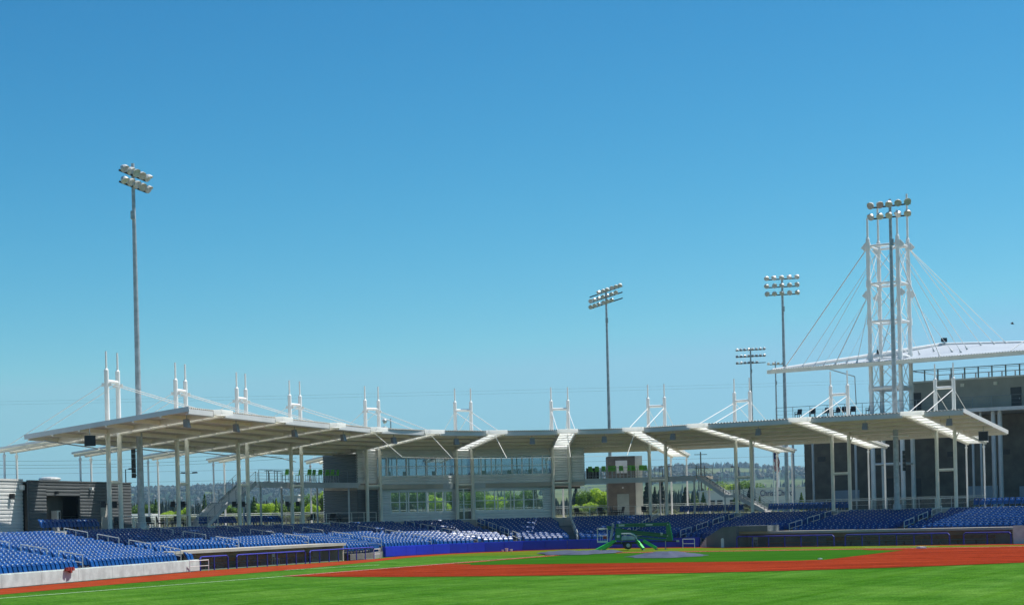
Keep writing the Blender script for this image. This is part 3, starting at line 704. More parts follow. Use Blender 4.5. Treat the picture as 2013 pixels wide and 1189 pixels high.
# ------------------------------------------------------------------ press box
PB = thing('press_box', 'two-storey grey sided press box with window bands at the centre of the stand', 'building', off(5, -2, CON))
def siding(A, B, z0, z1, m, parent, name='siding_wall', th=.12, pitch=.24, flip=False):
    """horizontal ribbed siding on the field side of A->B"""
    if z1 - z0 < .02 or (B - A).length < .02: return
    d = unit(B - A); n = V((d.y, -d.x, 0))
    g = MB(); k = max(1, int(round((z1 - z0) / pitch))); L = (B - A).length
    for j in range(k):
        za = z0 + (z1 - z0) * j / k; zb = z0 + (z1 - z0) * (j + 1) / k; zm = za + (zb - za) * .62
        pts = [(0, za), (.055, za + .03), (.055, zm), (0, zm + .04), (0, zb)]
        for (y0, q0), (y1, q1) in zip(pts[:-1], pts[1:]):
            g.add([A + n * y0 + V((0, 0, q0)), B + n * y0 + V((0, 0, q0)), B + n * y1 + V((0, 0, q1)), A + n * y1 + V((0, 0, q1))], [(0, 1, 2, 3)])
    g.obox(A, d, -n, 0, L, .001, th, z0, z1)
    return g.build(name, m, parent)
def window_band(A, B, z0, z1, panes, parent, glass, mid=True, fw=.07, d0=.02, name='window'):
    d = unit(B - A); n = V((d.y, -d.x, 0)); L = (B - A).length; w_ = L / panes
    for j in range(panes):
        a = A + d * (w_ * j); g = MB()
        g.obox(a, d, n, 0, fw, -.08, d0, z0, z1); g.obox(a, d, n, w_ - fw * .4, w_, -.08, d0, z0, z1)
        g.obox(a, d, n, fw, w_ - fw * .4, -.08, d0, z0, z0 + fw); g.obox(a, d, n, fw, w_ - fw * .4, -.08, d0, z1 - fw, z1)
        if mid: zc = z0 + (z1 - z0) * .5; g.obox(a, d, n, fw, w_ - fw * .4, -.06, d0 - .005, zc - fw * .35, zc + fw * .35)
        wo = g.build(name, M['frame'], parent)
        g = MB(); p0 = a + d * fw - n * .04; p1 = a + d * (w_ - fw * .4) - n * .04; g.add([V((p0.x, p0.y, z0 + fw)), V((p1.x, p1.y, z0 + fw)), V((p1.x, p1.y, z1 - fw)), V((p0.x, p0.y, z1 - fw))], [(0, 1, 2, 3)]); g.build('pane', glass, wo)
def fpt(s, L=-.45): p = off(s, L); return V((p.x, p.y, 0))
ZT = CON + bz(-.4) - .03
UW0, UW1 = EYE + 3.98, EYE + 5.86
LW0, LW1 = EYE + .48, EYE + 2.55
BZ0, BZ1 = EYE + 2.72, EYE + 3.22
def cpt(i, sy, L=-.45): p = P[i] + dirs[i] * (.83 * sy) + NRM[i] * L; return V((p.x, p.y, 0))
segs = [(cpt(4, 1), cpt(5, -1), 7, (758 + 10, 890), 'L'), (cpt(5, 1), cpt(6, -1), 7, (934, 1068), 'R')]
for A, B, pn, (ua, ub), side in segs:
    siding(A, B, UW1, ZT, M['siding'], PB); siding(A, B, BZ1, UW0, M['siding'], PB)
    window_band(A, B, UW0, UW1, pn + 1 if side == 'L' else 8, PB, M['glass'])
    d = unit(B - A); n = V((d.y, -d.x, 0)); g = MB(); g.obox(A, d, n, 0, (B - A).length, -.1, .09, BZ0, BZ1); g.build('floor_beam', M['beam'], PB)
    a = online(ua, 1000, A, B); b = online(ub, 1000, A, B); a.z = b.z = 0
    siding(A, B, LW1, BZ0, M['siding'], PB); siding(A, B, CON, LW0, M['siding'], PB)
    siding(A, a, LW0, LW1, M['siding'], PB); siding(b, B, LW0, LW1, M['siding'], PB)
    window_band(a, b, LW0, LW1, 7, PB, M['glass_l'])
# between the columns
A, B = cpt(5, -1), cpt(5, 1)
window_band(A, B, UW0, UW1, 1, PB, M['glass']); siding(A, B, UW1, ZT, M['siding'], PB); siding(A, B, BZ1, UW0, M['siding'], PB)
window_band(A, B, CON + .02, BZ0, 2, PB, M['glass_l'], name='glass_door')
A4, B4 = cpt(4, -1), cpt(4, 1)
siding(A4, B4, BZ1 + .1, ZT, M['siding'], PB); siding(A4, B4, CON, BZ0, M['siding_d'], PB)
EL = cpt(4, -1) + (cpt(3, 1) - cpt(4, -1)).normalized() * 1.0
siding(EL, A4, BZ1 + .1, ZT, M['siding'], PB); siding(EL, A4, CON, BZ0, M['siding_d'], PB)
A6, B6 = cpt(6, -1), cpt(6, 1); ER = off(6.24, -.45)
siding(A6, B6, BZ1 + .1, ZT, M['siding'], PB); siding(B6, ER, BZ1 + .1, ZT, M['siding'], PB)
# rear and side walls, floors
DEP = 5.0
def back(p, i, L): return V((p.x, p.y, 0)) - NRM[i] * L
bk = [back(EL, 4, DEP), back(cpt(5, 0), 5, DEP), back(ER, 6, DEP)]
dk = unit(EL - bk[0])
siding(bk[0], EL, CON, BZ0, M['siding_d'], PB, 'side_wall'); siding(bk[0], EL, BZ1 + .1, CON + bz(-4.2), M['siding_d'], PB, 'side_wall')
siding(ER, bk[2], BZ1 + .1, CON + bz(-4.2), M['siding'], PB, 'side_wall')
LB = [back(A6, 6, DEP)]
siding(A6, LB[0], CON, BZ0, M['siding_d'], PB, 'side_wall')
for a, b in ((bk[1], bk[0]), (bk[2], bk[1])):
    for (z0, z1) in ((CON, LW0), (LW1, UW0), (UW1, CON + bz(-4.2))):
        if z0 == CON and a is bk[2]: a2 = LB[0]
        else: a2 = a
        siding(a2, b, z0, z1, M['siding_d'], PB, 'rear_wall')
    n_ = 8 if a is bk[2] else 6
    a2 = LB[0] if a is bk[2] else a
    window_band(a2, b, LW0, LW1, n_, PB, M['glass_r'], name='rear_window'); window_band(a, b, UW0, UW1, n_, PB, M['glass_r'], name='rear_window')
g = MB(); fp = [cpt(4, -1), cpt(5, 0), ER]
g.poly([EL, cpt(5, -1), cpt(5, 1), ER, bk[2], bk[1], bk[0]], BZ0 + .05, BZ1 - .05); g.build('upper_floor', M['tan'], PB)
for k_, (f1, f2) in enumerate(((.25, 4.35), (.62, 4.55), (.35, 5.3), (.7, 5.6))):
    g = MB(); p = off(f2, -3); g.box(p.x - .06, p.x + .06, p.y - .06, p.y + .06, BZ1, ZT - .2); g.build('inner_post', M['beam'], PB)
for f2 in (4.3, 4.45, 4.72, 5.25, 5.5, 5.72):
    p = off(f2, -1.6); p.z = BZ1
    t = thing('press_chair', 'dark swivel chair behind the %s press box window' % {4.3: 'far left', 4.45: 'second', 4.72: 'left middle', 5.25: 'right middle', 5.5: 'third from right', 5.72: 'far right'}[f2], 'chair', p, rng(0, 6), 'chairs behind the upper press box windows')
    g = MB(); g.box(-.25, .25, -.25, .25, .5, .58); g.build('seat', M['black'], t, world=False)
    g = MB(); g.box(-.24, .24, .2, .27, .6, 1.25); g.build('backrest', M['black'], t, world=False)
    g = MB(); g.tube((0, 0, .05), (0, 0, .5), .04, .04, 6); g.box(-.3, .3, -.03, .03, 0, .05); g.box(-.03, .03, -.3, .3, 0, .05); g.build('pedestal', M['black'], t, world=False)

# ------------------------------------------------------------------ balconies
def railing(pts, h, parent, m, name='railing', step=1.6, bars=4, r=.02):
    g = MB(); Z = V((0, 0, 1))
    for a, b in zip(pts[:-1], pts[1:]):
        L = (b - a).length; k = max(1, int(round(L / step)))
        for j in range(bars):
            zz = h * (1 - j / bars); g.tube(a + Z * zz, b + Z * zz, r if j == 0 else r * .45, None, 5)
        for j in range(k + 1): p = a.lerp(b, j / k); g.beam(p, p + Z * h, .05, .05)
    return g.build(name, m, parent)
def stair(top, bot, wdir, width, parent, flights=1):
    """stringers, treads and rails"""
    g = MB(); n = V(wdir).normalized(); d = bot - top; steps = max(6, int(abs(d.z) / .18))
    for y in (0, width): g.beam(top + n * y, bot + n * y, .07, .34)
    g.build('stringer', M['beam'], parent)
    g = MB()
    hd = V((d.x, d.y, 0)).normalized()
    for j in range(steps):
        p = top + d * ((j + .5) / steps); g.obox(p, hd, n, -.16, .16, .04, width - .04, -.03, .02); g.obox(p, hd, n, .13, .15, .04, width - .04, -.17, .0)
    g.build('treads', M['siding'], parent)
    for y in (0, width):
        railing([top + n * y, bot + n * y], 1.0, parent, M['railg'], step=1.4, bars=5)
M['railg'] = mat('rail_grey', (.20, .24, .26), .45, .3, .1, 3)
ZD = EYE + 3.42
bl = thing('balcony', 'left balcony with green chairs between the stair and the press box', 'balcony', off(3, -2, CON))
sL0, sL1 = 2.42, 3.87
fr = [sL0, 3.0, sL1]
g = MB()
g.hexa([off(s, L, z) for z in (ZD - .28, ZD) for s, L in ((sL0, -.7), (3.0, -.7), (3.0, -5.6), (2.62, -2.9))]); g.hexa([off(s, L, z) for z in (ZD - .28, ZD) for s, L in ((3.0, -.7), (sL1, -.7), (sL1, -5.6), (3.0, -5.6))])
g.build('deck_slab', M['tan'], bl)
g = MB()
for a, b in zip(fr[:-1], fr[1:]): g.beam(off(a, -.62, ZD - .26), off(b, -.62, ZD - .26), .14, .50)
g.beam(off(sL0, -.7, ZD - .26), off(2.62, -2.9, ZD - .26), .14, .46)
g.build('edge_beam', M['beam'], bl)
railing([off(s, -.75, ZD) for s in fr], 1.05, bl, M['railg'])
railing([off(2.62, -2.9, ZD), off(3.0, -5.5, ZD), off(sL1, -5.5, ZD)], 1.05, bl, M['railg'])
for s, L in ((sL0 + .05, -.9), (2.9, -5.2), (3.35, -5.2), (3.75, -.9), (3.75, -5.2)):
    g = MB(); p = off(s, L, CON); g.tube(p, V((p.x, p.y, ZD - .3)), .09, .09, 8); g.build('support_post', M['beam'], bl)
br = thing('balcony', 'right balcony with green chairs between the press box and the right stair', 'balcony', off(6.8, -2, CON))
sR0, sR1 = 6.26, 7.42; fr = [sR0, 7.0, sR1]
g = MB()
for a, b in zip(fr[:-1], fr[1:]): g.hexa([off(s, L, z) for z in (ZD - .28, ZD) for s, L in ((a, -.7), (b, -.7), (b, -5.6), (a, -5.6))])
g.build('deck_slab', M['tan'], br)
g = MB()
for a, b in zip([6.1, 7.0], [7.0, sR1]): g.beam(off(a, -.62, ZD - .26), off(b, -.62, ZD - .26), .14, .50)
g.build('edge_beam', M['beam'], br)
railing([off(s, -.75, ZD) for s in fr], 1.05, br, M['railg']); railing([off(s, -5.5, ZD) for s in fr], 1.05, br, M['railg'])
for s, L in ((6.9, -5.2), (sR1 - .03, -.9), (sR1 - .03, -5.2)):
    g = MB(); p = off(s, L, CON); g.tube(p, V((p.x, p.y, ZD - .3)), .09, .09, 8); g.build('support_post', M['beam'], br)
# stairs: left one falls away to the left, right one to the right with a landing
t = thing('staircase', 'long straight steel stair dropping left from the left balcony', 'stairs', off(1.6, -1, CON))
tp = off(sL0 - .01, -1.0, ZD - .1); ml = off(2.05, -1.0, CON + 2.0); ml2 = off(1.93, -1.0, CON + 2.0); bt = off(1.56, -1.0, CON + .08); nn = -Nat(2)
stair(tp, ml, nn, 1.6, t); stair(ml2, bt, nn, 1.6, t)
g = MB(); g.hexa([V((p.x, p.y, z)) for z in (CON + 1.85, CON + 2.03) for p in (ml, ml2, ml2 + nn * 1.6, ml + nn * 1.6)]); g.build('landing', M['beam'], t)
t = thing('staircase', 'steel stair with a landing dropping right from the right balcony', 'stairs', off(8, -1, CON))
tp = off(sR1, -.9, ZD - .1); l1 = off(7.72, -.9, CON + 1.75); l2 = off(7.83, -.9, CON + 1.75); bt = off(8.16, -.9, CON + .08); nn = -Nat(7.7)
stair(tp, l1, nn, 1.7, t); stair(l2, bt, nn, 1.7, t)
g = MB(); g.hexa([V((p.x, p.y, z)) for z in (CON + 1.55, CON + 1.78) for p in (l1, l2, l2 + nn * 1.7, l1 + nn * 1.7)]); g.build('landing', M['beam'], t)
g = MB(); p = l1 + nn * .3; g.tube((p.x, p.y, CON), (p.x, p.y, CON + 1.6), .07, .07, 8); g.build('support_post', M['beam'], t)

# green bar chairs and dark tables
def bar_chair(loc, rz, label, group):
    t = thing('bar_chair', label, 'chair', loc, rz, group)
    g = MB(); g.box(-.22, .22, -.21, .21, .70, .75); g.build('seat', M['green'], t, world=False)
    g = MB(); g.hexa([(-.23, .17, .76), (.23, .17, .76), (.23, .21, .76), (-.23, .21, .76), (-.20, .25, 1.22), (.20, .25, 1.22), (.20, .29, 1.22), (-.20, .29, 1.22)]); g.build('backrest', M['green'], t, world=False)
    for sx in (-1, 1):
        for sy in (-1, 1):
            g = MB(); g.beam((.18 * sx, .17 * sy, .7), (.21 * sx, .21 * sy, 0), .03); g.build('leg', M['galv'], t, world=False)
    g = MB(); g.box(-.2, .2, -.2, -.17, .25, .28); g.box(-.2, .2, .17, .2, .25, .28); g.build('foot_rail', M['galv'], t, world=False)
    return keep(t)
bc0 = bar_chair((0, 0, 0), 0, '', 'green chairs along the balcony rails')
usedc = False
def pc(u, s0, s1, L, z, lab):
    global usedc
    a = off(s0, L, z); b = off(s1, L, z); p = online(u, 930, a, b); p.z = z
    s_ = (s0 + s1) / 2; n = Nat(s_); rz = math.atan2(n.y, n.x) - math.pi / 2 + rng(-.3, .3)
    if not usedc: bc0.location = p; bc0.rotation_euler = (0, 0, rz); bc0['label'] = lab; usedc = True
    else: dup(bc0, p, rz, lab)
ordl = ['leftmost', 'second', 'third', 'fourth', 'fifth', 'sixth', 'seventh', 'rightmost']
for j, u in enumerate([561, 587, 606, 614, 627, 641, 650, 660]):
    s0, s1 = (3, 3.87); 
    if u < 580: s0, s1 = 2.5, 3.0
    pc(u, s0, s1, -1.6 - .5 * (j % 2), ZD, 'bright green bar chair on the left balcony, %s of eight' % ordl[j])
ordr = ['leftmost', 'second from the left', 'third from the left', 'fourth from the left', 'fifth from the left', 'sixth from the left', 'seventh from the left', 'eighth from the left', 'ninth from the left', 'rightmost']
for j, u in enumerate([1162, 1175, 1187, 1199, 1208, 1222, 1237, 1247, 1260, 1269]):
    pc(u, 6.26, 7, -1.6 - .45 * (j % 2), ZD, 'bright green bar chair on the right balcony, %s' % ordr[j])
def table(p, lab, h=1.05, r=.38):
    t = thing('bar_table', lab, 'table', p)
    g = MB(); g.lathe((0, 0, h - .04), (0, 0, 1), [(0, r - .02), (.02, r), (.04, r)], 14); g.build('tabletop', M['dark'], t, world=False)
    g = MB(); g.tube((0, 0, .03), (0, 0, h - .04), .04, .04, 8); g.tube((0, 0, 0), (0, 0, .04), .26, .2, 12); g.build('pedestal', M['dark'], t, world=False)
def op(u, s0, s1, L, z): p = online(u, 930, off(s0, L), off(s1, L)); p.z = z; return p
table(op(528, 2.5, 3, -1.6, ZD), 'round dark bar table nearest the left stair on the left balcony')
table(op(545, 2.5, 3, -1.9, ZD), 'round dark bar table left of the green chairs on the left balcony')
for u_, lab in ((1302, 'round dark bar table at the left of the stair end of the right balcony'), (1313, 'round dark bar table nearest the right stair on the right balcony')):
    table(op(u_, 7, 7.42, -2.0, ZD), lab)
for u_, s0, s1, lab, w_ in ((688, 3.3, 3.87, 'dark serving counter at the press box end of the left balcony', 1.0), (1165, 6.26, 7, 'dark serving counter at the press box end of the right balcony', .6)):
    p = op(u_, s0, s1, -2.6, ZD); t = thing('counter', lab, 'counter', p, .1)
    g = MB(); g.box(-w_, w_, -.25, .25, 0, 1.0); g.build('cabinet', M['black'], t, world=False)
    g = MB(); g.box(-w_ - .05, w_ + .05, -.3, .3, 1.0, 1.05); g.build('countertop', M['dark'], t, world=False)
# black lounge chairs on the concourse
def lounge(loc, rz, label, group):
    t = thing('patio_chair', label, 'chair', loc, rz, group)
    g = MB(); g.box(-.27, .27, -.26, .24, .34, .44); g.build('seat', M['black'], t, world=False)
    g = MB(); g.hexa([(-.27, .20, .44), (.27, .20, .44), (.27, .26, .44), (-.27, .26, .44), (-.25, .32, .92), (.25, .32, .92), (.25, .38, .92), (-.25, .38, .92)]); g.build('backrest', M['black'], t, world=False)
    for sx in (-1, 1):
        g = MB(); g.box(.27 * sx - .03, .27 * sx + .03, -.26, .26, .58, .63); g.box(.27 * sx - .02, .27 * sx + .02, -.24, -.20, .05, .58); g.build('armrest', M['black'], t, world=False)
        for sy in (-1, 1):
            g = MB(); g.box(.24 * sx - .02, .24 * sx + .02, .22 * sy - .02, .22 * sy + .02, 0, .34); g.build('leg', M['dark'], t, world=False)
    return keep(t)
lc = [(232, 0, 1, -3, 'beside the right side of the grey hut'), (292, 0, 1, -2.6, 'just right of the tall floodlight pole'), (314, 0, 1, -2.6, 'second to the right of the tall floodlight pole'), (341, 0, 1, -2.8, 'just left of the second roof columns'), (350, 0, 1, -3.3, 'tucked behind the second roof columns'),
      (611, 3, 4, -3, 'left of the rear posts under the left balcony'), (647, 3, 4, -2.8, 'between the rear posts under the left balcony'), (661, 3, 4, -3.2, 'right of the rear posts under the left balcony'), (692, 3, 4, -2.6, 'against the dark wall under the left balcony'),
      (1134, 6, 7, -3, 'left of the yellow-green tree under the right balcony'), (1180, 6, 7, -3, 'in front of the yellow-green tree under the right balcony'), (1205, 6, 7, -2.4, 'left of the grey-green door of the lift tower'), (1218, 6, 7, -2.6, 'in front of the grey-green door of the lift tower'), (1266, 6, 7, -3, 'right of the brown lift tower')]
l0 = None
for u_, s0, s1, L, lab in lc:
    p = op(u_, s0, s1, L, CON); rz = rng(0, 6.2); lb = 'black patio chair ' + lab
    if l0 is None: l0 = lounge(p, rz, lb, 'black patio chairs on the concourse')
    else: dup(l0, p, rz, lb)
# ------------------------------------------------------------------ brown lift tower
c = pt(1222, 950, 183.5); t = thing('lift_tower', 'brown block lift tower with its lit side coloured pale under the right balcony roof', 'tower', (c.x, c.y, CON), .02)
g = MB(); hw = 1.42
zt = CON + bz(-4.2) - .35
for k in range(int((zt - CON) / .4) + 1):
    z0 = CON + .4 * k; z1 = min(z0 + .385, zt)
    if z1 > z0: g.box(c.x - hw, c.x + hw, c.y, c.y + 3, z0, z1)
g.box(c.x - hw + .03, c.x + hw - .03, c.y + .03, c.y + 2.97, CON, zt - .02)
g.build('block_wall', M['block_b'], t)
g = MB(); g.box(c.x + hw + .001, c.x + hw + .75, c.y + .1, c.y + 3, CON, zt); g.build('lit_side', M['cream'], t)  # sunlight on the tower's right side put in as a cream strip
g = MB(); g.box(c.x - .6, c.x + .62, c.y - .06, c.y - .002, zt - 1.75, zt - .45); g.build('sign_board', M['white'], t)
g = MB(); g.box(c.x - .5, c.x + .72, c.y - .06, c.y - .002, CON, CON + 2.25); dr = g.build('door', M['doorg'], t)
g = MB(); g.box(c.x - .42, c.x - .36, c.y - .12, c.y - .06, CON + 1.0, CON + 1.15); g.build('handle', M['galv'], dr)
g = MB(); g.tube((c.x + .1, c.y - .25, CON + 2.9), (c.x + .1, c.y, CON + 2.9), .09, .09, 8); g.build('wall_lamp', M['white'], t)

# ------------------------------------------------------------------ left concession hut
hA = pt(57, 1000, 129.5); hB = pt(258, 1000, 145.0); hA.z = hB.z = 0; ZH = EYE + 3.33
t = thing('concession_hut', 'dark grey ribbed concession hut with a wide serving opening', 'building', ((hA + hB) / 2).to_tuple()[:2] + (CON,))
d = unit(hB - hA); n = V((d.y, -d.x, 0)); LH = (hB - hA).length
o0 = (online(91, 1000, hA, hB) - hA).dot(d); o1 = (online(157, 1000, hA, hB) - hA).dot(d); zo = EYE + (1012 - (974 + TILT * (124 - U0))) * 133.5 / F
def hp(x): return hA + d * x
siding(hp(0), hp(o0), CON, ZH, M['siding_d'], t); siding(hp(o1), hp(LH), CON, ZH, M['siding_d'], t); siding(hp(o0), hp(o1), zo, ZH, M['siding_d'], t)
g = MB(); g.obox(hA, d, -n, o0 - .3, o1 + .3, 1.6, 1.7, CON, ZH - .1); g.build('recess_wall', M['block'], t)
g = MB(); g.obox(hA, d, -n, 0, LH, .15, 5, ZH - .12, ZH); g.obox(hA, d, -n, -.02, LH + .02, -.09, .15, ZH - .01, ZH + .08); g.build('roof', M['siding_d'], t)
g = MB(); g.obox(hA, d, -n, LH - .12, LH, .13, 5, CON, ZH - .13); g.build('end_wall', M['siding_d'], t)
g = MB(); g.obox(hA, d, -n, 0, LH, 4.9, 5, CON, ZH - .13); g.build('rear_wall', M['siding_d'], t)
g = MB(); x = (online(203, 1000, hA, hB) - hA).dot(d); g.obox(hA, d, n, x - .55, x + .55, .058, .10, CON, CON + 2.2); dr = g.build('door', M['gwall'], t)
g = MB(); g.obox(hA, d, n, x + .4, x + .45, .10, .16, CON + 1, CON + 1.12); g.build('handle', M['galv'], dr)
for u_, v_ in ((108, 968), (176, 960)):
    q = online(u_, v_, hA, hB); g = MB(); g.obox(q, d, n, -.12, .12, .06, .3, -.1, .1); g.build('wall_lamp', M['dark'] if u_ < 120 else M['white'], t)
q = online(138, 1010, hA, hB) - n * 1.2; q.z = CON + .3
t2 = thing('drinks_cooler', 'white upright drinks cooler in the hut opening', 'cooler', q, math.atan2(d.y, d.x))
g = MB(); g.box(-.25, .25, -.25, .25, -.3, 1.25); g.build('cabinet', M['white'], t2, world=False)
g = MB(); g.box(-.02, .18, -.27, -.25, .1, 1.15); g.build('door', M['dark'], t2, world=False)
q = pt(98, 938, 138); t2 = thing('roof_fan', 'round metal roof fan on top of the grey hut', 'fan', (q.x, q.y, ZH))
g = MB(); g.tube((0, 0, 0), (0, 0, .22), .55, .6, 16); g.build('curb', M['galv'], t2, world=False)
g = MB(); g.lathe((0, 0, .22), (0, 0, 1), [(0, .78), (.10, .85), (.2, .8), (.27, .5), (.3, .05)], 18); g.build('hood', M['lamp_shell'], t2, world=False)
wA = pt(-160, 1000, 116.0); wA.z = 0; wB = hA - n * .5 - d * .02
t = thing('silver_hut', 'sunlit silver ribbed hut cut off by the left edge', 'building', (wB.x, wB.y, CON))
siding(wA, wB, CON, ZH + .02, M['siding_l'], t, 'siding_wall', .12, .26)
d2 = unit(wB - wA); n2 = V((d2.y, -d2.x, 0)); g = MB(); L2 = (wB - wA).length
g.obox(wA, d2, -n2, 0, L2, .13, 4.6, ZH - .1, ZH + .02); g.obox(wA, d2, -n2, -.02, L2, -.10, .15, ZH + .01, ZH + .16); g.build('roof', M['siding_l'], t)
g = MB(); g.obox(wA, d2, -n2, L2 - .1, L2, .13, 4.6, CON, ZH - .11); g.build('end_wall', M['siding_d'], t)
for u_, v_, m_ in ((38, 958, 'white'), (19, 975, 'black')):
    q = online(u_, v_, wA, wB); g = MB(); g.obox(q, d2, n2, -.14, .14, .06, .35, -.18, .18); g.build('wall_lamp', M[m_], t)
# ------------------------------------------------------------------ concourse rear railing
RL = ['behind the grey hut', 'left of the tall floodlight pole', 'between the first and second columns', 'between the second and third columns', 'under the left stair', 'under the left balcony', 'behind the left press box', 'behind the right press box', 'in front of the yellow-green tree', 'left of the right stair', 'under the right stair', 'near the flagpole', 'in front of the dark club wall', 'far right']
for j, s in enumerate(range(-2, 10)):
    a = off(s, -11.0, CON); b = off(s + 1, -11.0, CON); t = thing('concourse_railing', 'pale two-rail concourse railing section %s' % RL[j], 'railing', a, 0, 'pale railing along the back of the concourse')
    Z = V((0, 0, 1)); g = MB(); g.beam(a + Z * 1.12, b + Z * 1.12, .07, .06); g.beam(a + Z * .95, b + Z * .95, .05, .05); g.build('rail', M['conc_wall'], t)
    L = (b - a).length; k = 6; g = MB()
    for q in range(k): p = a.lerp(b, q / k); g.beam(p, p + Z * 1.1, .05, .05)
    g.build('post', M['galv'], t)
    g = MB(); dd = unit(b - a); g.obox(a, dd, V((-dd.y, dd.x, 0)), 0, L, -.004, .004, .08, .92); g.build('mesh_panel', M['net2'] if 'net2' in M else M.setdefault('net2', glassmat('pale_mesh', (.72, .75, .72), .05, .5)), t)
# front-of-concourse rail on pale kerb (behind last seat row)
for s0, s1, lab in ((0.05, 1.5, 'thin grey rail behind the seats left of the third columns'), (3.0, 4.0, 'thin grey rail behind the seats under the left balcony'), (6.05, 7.0, 'thin grey rail behind the seats in front of the lift tower'), (9.1, 9.9, 'thin grey rail behind the seats in front of the dark club wall'), (9.95, 10.2, 'pale pipe rail beside the rightmost roof columns')):
    pts = [off(s, .25, CON) for s in frange(s0, s1, .5)]
    t = thing('seat_back_rail', lab, 'railing', pts[0]); railing(pts, .95, t, M['rail'], 'rails', 1.8, 2, .022)
    g = MB()
    for a, b in zip(pts[:-1], pts[1:]): g.beam(a + V((0, 0, .03)), b + V((0, 0, .03)), .2, .12)
    g.build('kerb', M['conc_wall'], t)
# ------------------------------------------------------------------ club building on the right
dC = V((.847, -.532, 0)).normalized(); nC = V((-dC.y, dC.x, 0))      # nC points away from the field
T0 = V((39.3, 176, 0)); WL = T0 + nC * 6.2
ZS = EYE + 9.25
t = thing('club_building', 'large dark block club building behind the right-hand stand', 'building', (WL + dC * 8).to_tuple()[:2] + (CON,))
xa = (online(1582, 940, WL, WL + dC * 10) - WL).dot(dC)
g = MB(); k = 0; z = CON
while z < ZS - .45:
    g.obox(WL, dC, nC, xa, 45, (.0 if k % 4 else .03), 12, z, z + .38); g.obox(WL, dC, nC, xa + .03, 45, .04, 11.9, z + .38, z + .4); z += .4; k += 1
g.build('lower_wall', M['block'], t)
g = MB(); xt = (online(1525, 805, T0, T0 + dC * 10) - T0).dot(dC); g.obox(T0, dC, nC, xt, 45, 0, 18, ZS - .35, ZS); g.build('terrace_slab', M['beam'], t)
x0 = (online(1787, 780, WL, WL + dC * 10) - WL).dot(dC)
g = MB(); g.obox(WL, dC, nC, x0, 45, 0, 9, ZS + .002, EYE + 12.45)
g.build('upper_wall', M['gwall'], t)
g = MB(); g.obox(WL, dC, nC, x0 - .06, 45.05, -.07, 9.05, EYE + 12.46, EYE + 12.62); g.build('parapet', M['siding'], t)
g = MB(); g.obox(WL, dC, nC, x0, x0 + .5, -.06, -.003, ZS + .01, EYE + 12.44); g.build('corner_trim', M['cream'], t)
for ua, ub, va, vb in ((1792, 1811, 767, 805), (1987, 2008, 755, 797)):
    a = online(ua, 785, WL, WL + dC * 10); b = online(ub, 785, WL, WL + dC * 10); xa_ = (a - WL).dot(dC); xb_ = (b - WL).dot(dC)
    g = MB(); g.obox(WL, dC, nC, xa_, xb_, -.08, -.004, ZS + .02, ZS + 2.2); dr = g.build('door', M['door'], t)
    g = MB(); g.obox(WL, dC, nC, xb_ - .2, xb_ - .12, -.14, -.08, ZS + 1, ZS + 1.15); g.build('handle', M['galv'], dr)
for u_, v_ in ((1892, 757), (1957, 753)):
    a = online(u_, v_, WL, WL + dC * 10); x = (a - WL).dot(dC); g = MB(); g.obox(WL, dC, nC, x - .18, x + .18, -.16, -.004, a.z - .16, a.z + .16); g.build('wall_lamp', M['cream'], t)
for ua, ub, va, vb in ((1638, 1690, 963, 985), (1902, 1962, 955, 982), (2004, 2060, 953, 980)):
    a = online(ua, va, WL, WL + dC * 10); b = online(ub, vb, WL, WL + dC * 10); xa_ = (a - WL).dot(dC); xb_ = (b - WL).dot(dC)
    g = MB(); z0_, z1_ = max(CON + .4, b.z), a.z; n_ = int((z1_ - z0_) / .12)
    for q in range(n_): g.obox(WL, dC, nC, xa_, xb_, -.06 - .02 * (q % 2), -.003, z0_ + q * .12, z0_ + q * .12 + .119)
    g.build('roller_shutter', M['shut'], t)
for ua, ub in ((1741, 1768), (1797, 1812)):
    a = online(ua, 940, WL, WL + dC * 10); b = online(ub, 980, WL, WL + dC * 10); xa_ = (a - WL).dot(dC); xb_ = (b - WL).dot(dC)
    g = MB(); g.obox(WL, dC, nC, xa_, xb_, -.05, -.003, CON, a.z); g.build('doorway', M['door'], t)
for u_ in (1599, 1560, 1930, 1955, 1968, 1914, 1683):
    a = online(u_, 940, T0 + nC * 1.0, T0 + nC * 1.0 + dC * 10); g = MB(); r_ = .22 if u_ in (1955, 1968) else .12
    g.tube((a.x, a.y, CON), (a.x, a.y, ZS - .36), r_, None, 10); g.build('support_column', M['beam'], t)
# railings on terrace and roof
for xv in (1.5, 8.0, 15.5, 21.0):
    g = MB()
    for q in range(5): g.obox(WL, dC, nC, xa + xv, xa + xv + .9, -.05, -.003, CON + 5.2 + q * .1, CON + 5.27 + q * .1)
    g.build('vent_grille', M['door'], t)
a = T0 + dC * xt; b = T0 + dC * 44
railing([V((a.x, a.y, ZS)), V((b.x, b.y, ZS))], 1.1, t, M['railg'], 'terrace_railing', 1.9, 3, .025)
a = WL + dC * (x0 + .2) + nC * .3; b = WL + dC * 44 + nC * .3; za = EYE + 12.62
g = MB(); Z = V((0, 0, 1)); a = V((a.x, a.y, za)); b = V((b.x, b.y, za)); L = (b - a).length; k = int(L / 1.35)
g.beam(a + Z * 1.12, b + Z * 1.12, .07, .08); g.beam(a + Z * .95, b + Z * .95, .05, .04)
for j in range(k + 1): p = a.lerp(b, j / k); g.beam(p, p + Z * 1.1, .12, .12)
a2 = a + nC * 8; b2 = b + nC * 8; g.beam(a2 + Z * 1.12, b2 + Z * 1.12, .07, .08); g.beam(a + Z * 1.12, a2 + Z * 1.12, .07, .08)
for j in range(k + 1): p = a2.lerp(b2, j / k); g.beam(p, p + Z * 1.1, .12, .12)
g.build('roof_railing', M['railg'], t)
